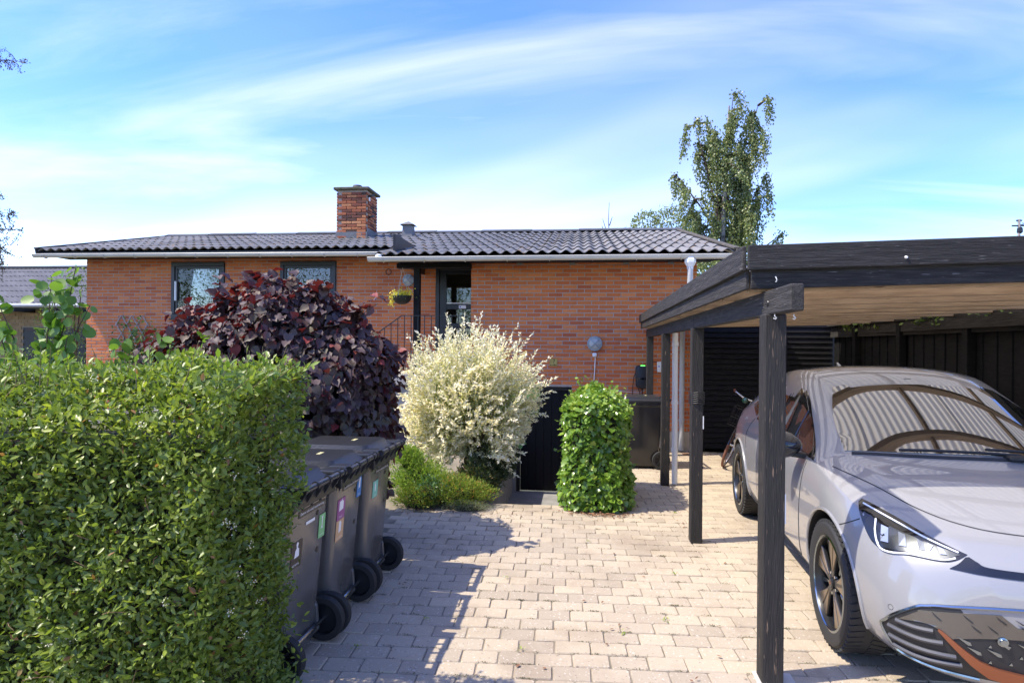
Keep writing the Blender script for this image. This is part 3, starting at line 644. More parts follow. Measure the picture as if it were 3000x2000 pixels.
# ------------------------------------------------------------------ the car (local: +x forward, +y its left, z up; origin under front axle)
CARP = (2.32, 3.50, 0); CARR = R(-94.6)
car = thing('parked_car', 'pale grey electric hatchback with copper trim parked nose out in the carport', 'car', CARP, CARR)
m_paint = M('pale_lavender_grey_paint', (.25, .249, .255), .28, spec=.5, coat=1.0)
m_glassc = M('dark_car_glass', (.012, .014, .014), .02, spec=.8, coat=1.0, ior=2.2)
m_gloss = M('gloss_black_plastic', (.008, .008, .009), .08, coat=.6)
m_plast = M('matt_black_plastic', (.018, .018, .019), .5)
m_copper = M('copper_satin', (.33, .125, .065), .42, metal=.75)
m_chrome = M('dark_chrome', (.30, .34, .37), .18, metal=1)
m_lens = M('clear_lamp', (.42, .45, .50), .06, metal=.6, coat=1)
m_dkref = M('dark_reflector', (.05, .055, .06), .2, metal=.6, coat=.6); m_smoke = M('smoked_panel', (.13, .118, .10), .18, metal=.5, coat=.5); m_louv = M('grey_louvre', (.075, .075, .08), .35)
m_lampw = M('white_lamp_strip', (.85, .87, .9), .2, coat=1)
NET = [  # rows from tail to nose; each row 10 points (x, y, z) from the centre line down to the sill
 [(-3.53, 0, .60), (-3.53, .10, .60), (-3.53, .18, .59), (-3.53, .22, .58), (-3.53, .25, .56), (-3.53, .27, .54), (-3.53, .27, .50), (-3.53, .25, .45), (-3.52, .2, .38), (-3.50, .1, .34)],
 [(-3.52, 0, .98), (-3.52, .3, .97), (-3.51, .5, .94), (-3.50, .6, .90), (-3.48, .68, .82), (-3.47, .72, .72), (-3.47, .74, .62), (-3.47, .72, .45), (-3.46, .65, .32), (-3.42, .5, .28)],
 [(-3.42, 0, 1.14), (-3.42, .3, 1.13), (-3.41, .50, 1.10), (-3.40, .62, 1.05), (-3.36, .76, .98), (-3.34, .82, .86), (-3.34, .84, .70), (-3.34, .83, .50), (-3.33, .78, .30), (-3.3, .6, .24)],
 [(-3.22, 0, 1.36), (-3.22, .3, 1.35), (-3.20, .48, 1.325), (-3.18, .565, 1.27), (-3.13, .80, 1.02), (-3.12, .87, .88), (-3.12, .893, .70), (-3.12, .885, .48), (-3.12, .83, .25), (-3.1, .62, .2)],
 [(-2.77, 0, 1.46), (-2.77, .31, 1.45), (-2.77, .51, 1.42), (-2.77, .595, 1.355), (-2.77, .815, 1.01), (-2.77, .893, .90), (-2.77, .918, .72), (-2.77, .91, .46), (-2.77, .86, .22), (-2.77, .62, .18)],
 [(-2.2, 0, 1.53), (-2.2, .32, 1.522), (-2.2, .53, 1.485), (-2.2, .62, 1.41), (-2.2, .82, .985), (-2.2, .88, .88), (-2.2, .898, .70), (-2.2, .893, .45), (-2.2, .87, .21), (-2.2, .62, .17)],
 [(-1.7, 0, 1.55), (-1.7, .33, 1.54), (-1.7, .545, 1.50), (-1.7, .635, 1.42), (-1.7, .82, .975), (-1.7, .875, .87), (-1.7, .890, .68), (-1.7, .885, .44), (-1.7, .87, .21), (-1.7, .62, .17)],
 [(-1.36, 0, 1.535), (-1.38, .34, 1.522), (-1.42, .555, 1.475), (-1.44, .64, 1.40), (-1.4, .823, .967), (-1.4, .875, .865), (-1.4, .890, .67), (-1.4, .885, .43), (-1.4, .87, .21), (-1.4, .62, .17)],
 [(-1.12, 0, 1.47), (-1.15, .345, 1.455), (-1.24, .57, 1.41), (-1.27, .65, 1.34), (-1.2, .826, .96), (-1.2, .877, .86), (-1.2, .892, .67), (-1.2, .887, .43), (-1.2, .87, .21), (-1.2, .62, .17)],
 [(-.62, 0, 1.255), (-.67, .37, 1.242), (-.79, .625, 1.205), (-.84, .705, 1.15), (-.82, .835, .95), (-.85, .882, .85), (-.85, .898, .66), (-.85, .89, .43), (-.85, .87, .21), (-.85, .62, .17)],
 [(-.22, 0, 1.06), (-.26, .40, 1.053), (-.38, .685, 1.03), (-.44, .76, .998), (-.42, .848, .94), (-.42, .893, .84), (-.5, .908, .66), (-.5, .9, .43), (-.5, .87, .21), (-.5, .62, .17)],
 [(-.10, 0, 1.015), (-.13, .41, 1.012), (-.22, .685, .998), (-.26, .78, .97), (-.24, .857, .922), (-.24, .90, .83), (-.26, .917, .66), (-.26, .907, .43), (-.26, .87, .21), (-.26, .62, .17)],
 [(.02, 0, .99), (.01, .39, .99), (-.01, .63, .98), (-.02, .76, .955), (-.02, .862, .905), (-.02, .915, .815), (-.02, .928, .66), (-.02, .918, .43), (-.02, .87, .21), (-.02, .62, .17)],
 [(.30, 0, .935), (.28, .37, .935), (.25, .60, .925), (.23, .735, .91), (.22, .852, .86), (.22, .905, .755), (.22, .918, .59), (.22, .905, .4), (.22, .85, .21), (.22, .6, .17)],
 [(.58, 0, .865), (.56, .345, .86), (.52, .57, .845), (.475, .69, .825), (.44, .79, .765), (.43, .85, .66), (.43, .872, .52), (.43, .862, .37), (.43, .815, .21), (.43, .6, .18)],
 [(.755, 0, .785), (.73, .32, .775), (.675, .52, .76), (.63, .645, .735), (.595, .74, .675), (.58, .795, .585), (.58, .82, .47), (.575, .81, .35), (.56, .765, .215), (.54, .56, .18)],
 [(.825, 0, .685), (.81, .30, .675), (.77, .485, .655), (.735, .585, .62), (.715, .655, .56), (.705, .70, .49), (.705, .715, .41), (.70, .705, .32), (.67, .665, .21), (.63, .48, .18)],
 [(.838, 0, .52), (.825, .24, .51), (.795, .385, .49), (.775, .47, .46), (.765, .53, .42), (.76, .555, .37), (.755, .555, .32), (.745, .535, .27), (.715, .50, .20), (.66, .36, .175)],
 [(.815, 0, .31), (.81, .10, .30), (.80, .20, .29), (.79, .25, .28), (.785, .28, .265), (.78, .29, .25), (.775, .29, .23), (.77, .27, .215), (.745, .23, .195), (.68, .16, .17)],
 [(.76, 0, .19), (.755, .04, .19), (.75, .07, .188), (.745, .09, .188), (.74, .10, .187), (.735, .10, .186), (.73, .10, .185), (.725, .09, .185), (.71, .07, .183), (.68, .05, .17)],
]
NET.insert(11, [tuple(p) for p in NET[10]])       # doubled row: a crisp bend at the foot of the windscreen
NP = np.array(NET, dtype=float)                      # rows x 10 x 3
NP = np.concatenate([NP[:, :3], NP[:, 2:3], NP[:, 3:5], NP[:, 4:5], NP[:, 5:]], axis=1)   # doubled columns: tighter bonnet and shoulder creases
full = np.concatenate([NP[:, :0:-1] * np.array([1, -1, 1]), NP], axis=1)   # right side .. centre .. left side
def bsp(P, n, axis):
    P = np.moveaxis(P, axis, 0); Q = np.concatenate([2 * P[:1] - P[1:2], P, 2 * P[-1:] - P[-2:-1]])
    m = len(P) - 1; o = []
    for i in range(m):
        for k in range(n):
            t = k / n; a, b, c, d = Q[i:i + 4]
            bs_ = ((1 - t) ** 3 * a + (3 * t ** 3 - 6 * t * t + 4) * b + (-3 * t ** 3 + 3 * t * t + 3 * t + 1) * c + t ** 3 * d) / 6
            o.append(bs_)
    a, b, c = Q[-3:]; o.append((a + 4 * b + c) / 6)
    return np.moveaxis(np.array(o), 0, axis)
G = bsp(bsp(full, 6, 0), 5, 1); nr_, nc_ = G.shape[:2]
vs = [tuple(p) for p in G.reshape(-1, 3)]; fs = [(i * nc_ + j, i * nc_ + j + 1, (i + 1) * nc_ + j + 1, (i + 1) * nc_ + j) for i in range(nr_ - 1) for j in range(nc_ - 1)]
fs += [(i * nc_ + nc_ - 1, i * nc_, (i + 1) * nc_, (i + 1) * nc_ + nc_ - 1) for i in range(nr_ - 1)]
fs += [tuple(range(nc_)), tuple((nr_ - 1) * nc_ + k for k in range(nc_))[::-1]]
bme = bpy.data.meshes.new('car_body'); bme.from_pydata(vs, [], fs)
b_ = bmesh.new(); b_.from_mesh(bme); bmesh.ops.recalc_face_normals(b_, faces=b_.faces); bmesh.ops.triangulate(b_, faces=[f for f in b_.faces if len(f.verts) > 4]); 
BV = BVHTree.FromBMesh(b_); b_.to_mesh(bme); b_.free()
bo = link('body', bme, [m_paint, m_plast], car, False, False)
WR = .348; AX = -2.767
cut = MB()
for ax in (0, AX):
    for s in (-1, 1): cut.lathe([(0, 0), (.388, 0), (.388, .5), (0, .5)], Matrix.Translation((ax, s * .60, WR + .012)) @ Matrix.Rotation(R(90 if s < 0 else -90), 4, 'X'), 64)
cme = cut.mesh('cut'); q = bmesh.new(); q.from_mesh(cme); bmesh.ops.remove_doubles(q, verts=q.verts, dist=1e-5); bmesh.ops.recalc_face_normals(q, faces=q.faces); q.to_mesh(cme); q.free()
cobj = bpy.data.objects.new('cutter', cme); C.objects.link(cobj); cobj.matrix_basis = car.matrix_basis.copy()
md = bo.modifiers.new('b', 'BOOLEAN'); md.operation = 'DIFFERENCE'; md.object = cobj; md.solver = 'EXACT'
bpy.context.view_layer.update(); dg = bpy.context.evaluated_depsgraph_get(); nm = bpy.data.meshes.new_from_object(bo.evaluated_get(dg))
bo.modifiers.clear(); bo.data = nm; bpy.data.objects.remove(cobj)
nm.materials.clear(); nm.materials.append(m_paint); nm.materials.append(m_plast)
for p in nm.polygons:
    c = p.center; p.material_index = 0
    for ax in (0, AX):
        rr_ = math.hypot(c.x - ax, c.z - WR - .012)
        if rr_ < .392 and (abs(c.y) < .62 or abs(rr_ - .388) < .012) and abs(c.y) < .93 and (abs(p.normal.y) < .3 or abs(c.y) < .62): p.material_index = 1
    if c.z < .235 and c.x < .2 and p.normal.z < .3: p.material_index = 1
nm.polygons.foreach_set('use_smooth', [True] * len(nm.polygons)); nm.set_sharp_from_angle(angle=R(38))
def hit(o, d):
    h = BV.ray_cast(Vector(o), Vector(d)); return h[0], h[1]
def proj_fn(kind):
    if kind == 'side': return lambda a, b, s=-1: hit((a, s * 2, b), (0, -s, 0))       # (x, z)
    if kind == 'front': return lambda a, b, s=-1: hit((3, a, b), (-1, 0, 0))            # (y, z)
    if kind == 'top': return lambda a, b, s=-1: hit((a, b, 3), (0, 0, -1))              # (x, y)
    if kind == 'diag':                                                                    # seen from 45 deg front corner: (q along (x-y) dir, z)
        def f(a, b, s=-1):
            dx, dy = math.cos(R(40)), math.sin(R(40)) * s
            return hit((2 * dx - a * (-dy) * 1, 2 * dy + a * (-dx) * -1 * 1, b) if False else (2 * dx + a * dy, 2 * dy - a * dx, b), (-dx, -dy, 0))
        return f
    if kind == 'wind':                                                                    # tilted 45 deg: (y, height in tilted plane)
        k = math.sqrt(.5); return lambda a, b, s=-1: hit((-.8 + 2 * k - b * k, a, 1.25 + 2 * k + b * k), (-k, 0, -k))
def smooth_poly(poly, n=6):
    """Catmull-Rom through points; a point given as (x, y, 1) is a corner"""
    o = []; m = len(poly)
    for i in range(m):
        p = [poly[(i + d) % m] for d in (-1, 0, 1, 2)]
        a, b, c, d = [Vector(x[:2]) for x in p]
        if len(p[1]) > 2: a = b - (c - b)
        if len(p[2]) > 2: d = c + (c - b)
        for k in range(n):
            t = k / n; q = .5 * ((2 * b) + (c - a) * t + (2 * a - 5 * b + 4 * c - d) * t * t + (3 * b - a - 3 * c + d) * t ** 3); o.append((q.x, q.y))
    return o
def patch(name, poly, kind, off, mat, parent=car, s=-1, grid=.05, thick=.012, smooth=True):
    f = proj_fn(kind); bm = bmesh.new(); vv = [bm.verts.new((x, y, 0)) for x, y in poly]; bm.faces.new(vv)
    xs = [p[0] for p in poly]; ys = [p[1] for p in poly]
    for ax, lo, hi in ((0, min(xs), max(xs)), (1, min(ys), max(ys))):
        k = math.floor(lo / grid) + 1
        while k * grid < hi - 1e-4:
            co_ = Vector((0, 0, 0)); co_[ax] = k * grid; no_ = Vector((0, 0, 0)); no_[ax] = 1
            bmesh.ops.bisect_plane(bm, geom=bm.verts[:] + bm.edges[:] + bm.faces[:], plane_co=co_, plane_no=no_); k += 1
    bmesh.ops.triangulate(bm, faces=bm.faces); ok = True
    for v in bm.verts:
        h, n = f(v.co.x, v.co.y, s)
        if h is None: ok = False; h = v.co.copy(); n = Vector((0, 0, 1)); v.tag = True
        v.co = h + n * off
    bm.normal_update()
    bad = [v for v in bm.verts if v.tag]
    if bad: bmesh.ops.delete(bm, geom=bad, context='VERTS')
    bmesh.ops.recalc_face_normals(bm, faces=bm.faces)
    c = sum((v.co for v in bm.verts), Vector()) / max(1, len(bm.verts)); nn = sum((f_.normal * f_.calc_area() for f_ in bm.faces), Vector())
    if nn.dot(c - Vector((-1.2, 0, .5))) < 0: bmesh.ops.reverse_faces(bm, faces=bm.faces)
    # skirt
    be = [e for e in bm.edges if e.is_boundary]; r_ = bmesh.ops.extrude_edge_only(bm, edges=be); bm.normal_update()
    for v in [g for g in r_['geom'] if isinstance(g, bmesh.types.BMVert)]:
        h, n, i_, d_ = BV.find_nearest(v.co); v.co = v.co - n * thick
    me = bpy.data.meshes.new(name); bm.to_mesh(me); bm.free()
    return link(name, me, mat, parent, smooth, False, 50)
def seam(name, pts, kind, mat=None, r=.0032, s=-1, off=.0, n=8, parent=car):
    f = proj_fn(kind); o = []
    for i in range(len(pts) - 1):
        a = Vector(pts[max(i - 1, 0)]); b = Vector(pts[i]); c = Vector(pts[i + 1]); d = Vector(pts[min(i + 2, len(pts) - 1)])
        for k in range(n + (1 if i == len(pts) - 2 else 0)):
            t = k / n; q = .5 * ((2 * b) + (c - a) * t + (2 * a - 5 * b + 4 * c - d) * t * t + (3 * b - a - 3 * c + d) * t ** 3)
            h, nn = f(q.x, q.y, s)
            if h is not None: o.append(h + nn * off)
    if len(o) > 2: return MB().tube(o, r, 6).build(name, mat or m_seam, parent, smooth=True, world=False)
m_seam = M('panel_gap', (.02, .02, .022), .7)
# --- glass
ws = smooth_poly([(-.685, -.435, 1), (-.36, -.505), (0, -.525), (.36, -.505), (.685, -.435, 1), (.625, -.02), (.525, .345, 1), (.28, .385), (0, .395), (-.28, .385), (-.525, .345, 1), (-.625, -.02)], 6)
patch('windscreen', ws, 'wind', .004, m_glassc, grid=.06, thick=.016)
for s in (-1, 1):
    sw = smooth_poly([(-.50, .95, 1), (-1.6, .985), (-2.35, 1.005, 1), (-2.22, 1.30, 1), (-1.85, 1.395), (-1.55, 1.395), (-1.28, 1.32), (-.95, 1.155)], 6)
    patch('side_glass_surround', sw, 'side', .003, m_gloss, s=s, grid=.08)
    patch('side_glass', smooth_poly([(-1.09, .985, 1), (-1.66, 1.0, 1), (-1.60, 1.375, 1), (-1.36, 1.33), (-1.12, 1.215, 1)], 6), 'side', .006, m_glassc, s=s, grid=.08)
    patch('quarter_glass', smooth_poly([(-.57, .962, 1), (-1.05, .982, 1), (-1.07, 1.195, 1), (-.85, 1.10)], 5), 'side', .006, m_glassc, s=s, grid=.08)
    patch('side_glass', smooth_poly([(-1.70, 1.0, 1), (-2.27, 1.015, 1), (-2.17, 1.28, 1), (-1.9, 1.37), (-1.66, 1.375, 1)], 5), 'side', .006, m_glassc, s=s, grid=.08)
    patch('rear_quarter_glass', smooth_poly([(-2.42, 1.03, 1), (-2.75, 1.10, 1), (-2.55, 1.25, 1), (-2.32, 1.30, 1)], 4), 'side', .004, m_gloss, s=s, grid=.08)
    # --- seams and trim
    seam('panel_gap', [(-.60, .93), (-.58, .75), (-.60, .5), (-.62, .30)], 'side', s=s); seam('panel_gap', [(-1.69, .97), (-1.72, .75), (-1.72, .5), (-1.70, .30)], 'side', s=s)
    seam('panel_gap', [(-2.42, 1.0), (-2.46, .85), (-2.40, .72)], 'side', s=s); seam('panel_gap', [(-.62, .30), (-1.2, .29), (-1.70, .30)], 'side', s=s)
    patch('sill_trim', [(-.40, .21), (-1.2, .215), (-2.36, .21), (-2.38, .30), (-2.2, .265), (-1.2, .275), (-.5, .28), (-.395, .33)], 'side', .006, m_plast, s=s, grid=.15)
    for x in (-1.55, -2.27): 
        h, n_ = hit((x, s * 2, .845), (0, -s, 0))
        patch('door_handle', smooth_poly([(x + .1, .83), (x + .1, .86), (x - .1, .865), (x - .1, .835)], 4), 'side', .012, m_paint, s=s, grid=.05, thick=.02)
        patch('handle_recess', smooth_poly([(x + .06, .79), (x + .04, .825), (x - .06, .825), (x - .06, .79)], 4), 'side', .002, m_gloss, s=s, grid=.05)
    for ax in (0, AX):
        pts = []
        for k in range(41):
            a = R(-12) + R(204) * k / 40; h, n_ = hit((ax + .397 * math.cos(a), s * 2, WR + .012 + .397 * math.sin(a)), (0, -s, 0))
            if h is not None: pts.append(h + n_ * .001)
        MB().tube(pts, .010, 8).build('wheel_arch_lip', m_paint, car, smooth=True, world=False)
    # crease of the doors
    # --- mirror
    my = s * 1.0
    q = MB(); prof = [(0, .0), (.045, .035), (.075, .075), (.088, .11), (.086, .15), (.06, .185), (.0, .19)]
    bm = bmesh.new(); bmesh.ops.create_uvsphere(bm, u_segments=20, v_segments=12, radius=1)
    for v in bm.verts:
        x, y, z = v.co; v.co = Vector((-.70 + x * (.12 if x > 0 else .05), s * .99 + y * .135, 1.02 + z * (.098 + .02 * y * s)))
    me = bpy.data.meshes.new('mirror_housing'); bm.to_mesh(me); bm.free(); mh = link('mirror_housing', me, m_gloss, car, True, False, 180)
    MB().bar((-.70, s * .80, .945), (-.69, s * .99, .965), .07, .035).build('mirror_arm', m_plast, mh, bevel=.01, world=False)
    MB().lathe([(0, 0), (.09, 0), (.09, .004)], Matrix.Translation((-.742, s * .985, 1.015)) @ Matrix.Rotation(R(-90), 4, 'Y') @ Matrix.Diagonal((.72, 1.1, 1, 1)), 24).build('mirror_glass', m_steel, mh, world=False)
    # --- headlight and bumper, drawn in the 40 degree corner view (a, z)
    def dv_(pl): return pl if s < 0 else [(-p[0],) + tuple(p[1:]) for p in pl][::-1]
    hl = smooth_poly([(.501, .882, 1), (.402, .866), (.258, .833), (.13, .797), (-.021, .757, 1), (.014, .728), (.065, .713), (.18, .708), (.318, .697, 1), (.378, .728), (.441, .800)], 5)
    H = patch('headlight', dv_(hl), 'diag', .004, m_gloss, s=s, grid=.04)
    ins = smooth_poly([(.364, .808, 1), (.258, .793), (.13, .772), (.0, .751, 1), (.065, .724), (.18, .720), (.312, .709, 1)], 5)
    patch('reflector', dv_(ins), 'diag', .006, m_dkref, H, s=s, grid=.04)
    for k in range(7):
        t = k / 7; a0 = .338 - .29 * t; wdt = .036 - .014 * t; zt = .797 - .038 * t; zb = .733 + .006 * t
        pl = [(a0, zt), (a0 - .018, zb), (a0 - .018 - wdt, zb + .002), (a0 - wdt, zt - .006)]
        patch('led_module', dv_(pl), 'diag', .010, m_lens, H, s=s, grid=.09, smooth=False)
    for pts in ([(.46, .862), (.402, .850), (.258, .817), (.13, .784), (.01, .757)], [(.372, .815), (.318, .704), (.18, .714), (.065, .719), (.015, .735)]):
        seam('light_strip', [(-s * a, b) for a, b in pts], 'diag', m_lampw, .0045, s=s, off=.007, parent=H)
    seam('panel_gap', [(-s * .454, .798), (-s * .51, .765), (-s * .573, .731)], 'diag', s=s)
    seam('parking_sensor', [(-s * (.245 + .012 * math.cos(a)), .464 + .012 * math.sin(a)) for a in [2 * math.pi * k / 12 for k in range(13)]], 'diag', m_seam, .0012, s=s, n=2)
    patch('nose_slot', dv_(smooth_poly([(-.021, .753, 1), (-.06, .735), (-.10, .722), (-.25, .722), (-.523, .728, 1), (-.523, .700, 1), (-.25, .694), (-.10, .692), (.03, .694, 1), (.0, .72)], 5)), 'diag', .0045, m_gloss, s=s, grid=.05)
    # --- lower grille, one half each side
    GR = patch('lower_grille', dv_(smooth_poly([(.289, .363, 1), (.272, .392), (.221, .444), (.137, .505), (.098, .52), (.031, .536), (-.214, .574), (-.522, .585, 1), (-.512, .24, 1), (-.216, .245), (-.076, .247), (.001, .249), (.125, .252), (.209, .263), (.246, .291)], 4)), 'diag', .003, m_plast, s=s, grid=.05)
    def dp_(pl): return [(-s * a, b) for a, b in pl]
    seam('grille_frame', dp_([(-.52, .588), (-.214, .577), (.031, .539), (.098, .523), (.137, .507), (.221, .446), (.272, .394), (.291, .363), (.247, .289), (.209, .261), (.125, .250), (.001, .246), (-.076, .243)]), 'diag', m_chrome, .0075, s=s, off=.004, parent=GR)
    patch('radar_panel', dv_(smooth_poly([(.205, .430, 1), (.13, .488), (.098, .503), (-.214, .552), (-.518, .565, 1), (-.515, .465, 1), (-.2, .450), (-.022, .416), (.002, .407, 1), (.087, .449)], 4)), 'diag', .007, m_smoke, GR, s=s, grid=.05)
    for k in range(9):
        for j in range(2):
            a = .06 - k * .052 + (.026 if j else 0); z = .492 + .0042 * k * 2 - j * .045
            if j and a > -.01: continue
            patch('panel_dimple', dv_([(a + .016, z + .012), (a - .018, z - .014), (a - .014, z - .018), (a + .008, z + .0)]), 'diag', .0095, m_plast, GR, s=s, grid=.09, thick=.004, smooth=False)
    for pts in ([(.215, .420), (.14, .418), (.068, .424)], [(.252, .379), (.126, .373), (.035, .382)], [(.252, .330), (.126, .325), (-.008, .332)], [(.234, .290), (.126, .283), (-.026, .298)]):
        seam('louvre', dp_(pts), 'diag', m_louv, .0105, s=s, off=.007, parent=GR)
    patch('copper_blade', dv_([(.100, .474), (.053, .433), (.002, .376), (-.054, .312), (-.106, .268), (-.216, .250), (-.512, .235), (-.512, .285), (-.216, .300), (-.139, .312), (-.084, .334), (-.031, .376), (.03, .429)]), 'diag', .018, m_copper, GR, s=s, grid=.05, thick=.022)
    for k in range(7):
        for j in range(3):
            a = -.05 - k * .062 - (.031 if j % 2 else 0); z = .405 + .004 * k - .034 * j
            if a > -.03 - .03 * j or a < -.50: continue
            patch('mesh_fin', dv_([(a + .040, z + .018), (a + .004, z - .010), (a - .008, z - .010), (a - .004, z + .003)]), 'diag', .009, m_chrome, GR, s=s, grid=.09, thick=.006, smooth=False)
# --- bonnet shut line, nose gap
seam('bonnet_gap', [(-.27, -.795), (-.1, -.765), (.1, -.71), (.38, -.60), (.53, -.45), (.60, -.25), (.625, 0), (.60, .25), (.53, .45), (.38, .60), (.1, .71), (-.1, .765), (-.27, .795)], 'top', r=.0036)
h, n_ = proj_fn('diag')(-.153, .433, -1)
if h is not None: MB().lathe([(0, .012), (.013, .012), (.014, .006), (.02, .004), (.02, 0)], Matrix.Translation(h) @ n_.to_track_quat('Z', 'Y').to_matrix().to_4x4() @ Matrix.Translation((0, 0, .008)), 16).build('front_camera', m_chrome, car, world=False)
MB().box(.846, .858, -.26, .26, .40, .51).build('number_plate', m_white, car, world=False, bevel=.003)
# --- wipers, cowl, antenna, rear spoiler
seam('cowl_trim', [(-.66, -.47), (-.34, -.545), (0, -.565), (.34, -.545), (.66, -.47)], 'wind', m_plast, .014, off=.0)
seam('wiper', [(-.42, -.495), (-.15, -.52), (.05, -.53), (.18, -.535)], 'wind', m_plast, .009, off=.02); seam('wiper', [(.02, -.50), (.25, -.50), (.5, -.46), (.60, -.42)], 'wind', m_plast, .009, off=.025)
MB().box(-.25, -.17, .10, .26, 1.045, 1.075).build('wiper_pivot', m_plast, car, world=False, bevel=.01)
an = MB(); an.add([(-2.55, -.03, 1.475), (-2.55, .03, 1.475), (-2.75, 0, 1.47), (-2.70, -.006, 1.545), (-2.70, .006, 1.545), (-2.73, 0, 1.545)], [(0, 1, 4, 3), (0, 3, 5, 2), (1, 2, 5, 4), (3, 4, 5), (0, 2, 1)]); an.build('roof_antenna', m_paint, car, world=False)
MB().box(-3.40, -3.12, -.50, .50, 1.335, 1.36).build('roof_spoiler', m_paint, car, world=False, bevel=.01)
# --- wheels
m_rimd = M('dark_rim', (.02, .02, .021), .3, metal=.3); m_bronze = M('bronze_rim_face', (.30, .235, .165), .28, metal=.85); m_tyre = M('tyre_rubber', (.022, .022, .022), .7)
def wheel(ax, s):
    R0 = Matrix.Translation((ax, s * .80, WR)) @ Matrix.Rotation(R(-90) * s, 4, 'X')   # local z points outwards
    ty = MB(); ty.lathe([(.255, -.10), (.30, -.112), (.325, -.108), (.342, -.09), (.348, -.05), (.348, .05), (.342, .09), (.325, .108), (.30, .112), (.262, .10), (.258, .09), (.258, -.09)], R0, 56, closed=True)
    w = ty.build('wheel', m_tyre, car, smooth=True, world=False, angle=30)
    tr = MB()
    for k in range(56):
        a = 2 * math.pi * k / 56
        for sg in (-1, 1):
            T = R0 @ Matrix.Rotation(a + (.05 if sg > 0 else 0), 4, 'Z') @ Matrix.Translation((.3485, 0, sg * .058)) @ Matrix.Rotation(R(14) * sg, 4, 'X')
            tr.box(-.012, .0025, -.0145, .0145, -.040, .040, T)
    tr.build('tread_blocks', m_tyre, w, world=False)
    MB().lathe([(.258, .096), (.262, .10), (.250, .10), (.243, .09), (.240, .03), (.236, -.08), (.258, -.09)], R0, 48).build('rim', m_rimd, w, smooth=True, world=False)
    MB().lathe([(.262, .101), (.250, .104), (.246, .098)], R0, 48).build('rim_edge', m_chrome, w, smooth=True, world=False)
    MB().lathe([(.236, .0), (.0, .0)], R0 @ Matrix.Translation((0, 0, -.04)), 40).build('brake_disc', m_rimd, w, world=False)
    for k in range(5):
        T = R0 @ Matrix.Rotation(2 * math.pi * k / 5 + .25, 4, 'Z')
        sp = MB(); sp.prism([(.03, -.018), (.10, -.030), (.232, -.080), (.246, .0), (.232, .080), (.10, .030), (.03, .018)], T @ Matrix.Translation((0, 0, .055)), .022); so_ = sp.build('spoke', m_rimd, w, bevel=.004, world=False)
        fc = MB(); fc.prism([(.070, -.008), (.228, -.075), (.240, -.006)], T @ Matrix.Translation((0, 0, .0745)), .006); fc.prism([(.075, .008), (.240, .006), (.228, .072)], T @ Matrix.Translation((0, 0, .0745)), .006); fc.build('spoke_face', m_bronze, w, bevel=.002, world=False)
        b2 = MB(); T2 = T @ Matrix.Rotation(2 * math.pi / 10, 4, 'Z'); b2.prism([(.09, -.008), (.243, -.016), (.243, .016), (.09, .008)], T2 @ Matrix.Translation((0, 0, .05)), .012); b2.build('blade', m_chrome, w, bevel=.002, world=False)
        MB().lathe([(0, .012), (.009, .012), (.011, 0)], T2 @ Matrix.Translation((.057, 0, .065)), 6).build('wheel_nut', m_steel, w, world=False)
    MB().lathe([(0, .088), (.024, .088), (.032, .082), (.034, .06)], R0, 24).build('hub_cap', m_rimd, w, smooth=True, world=False)
    MB().lathe([(.0, .0895), (.012, .0895), (.014, .0885)], R0, 3).build('hub_emblem', m_copper, w, world=False)
for ax in (0, AX):
    for s in (-1, 1): wheel(ax, s)
MB().box(-3.1, .5, -.6, .6, .16, .22).build('underbody', m_plast, car, world=False)
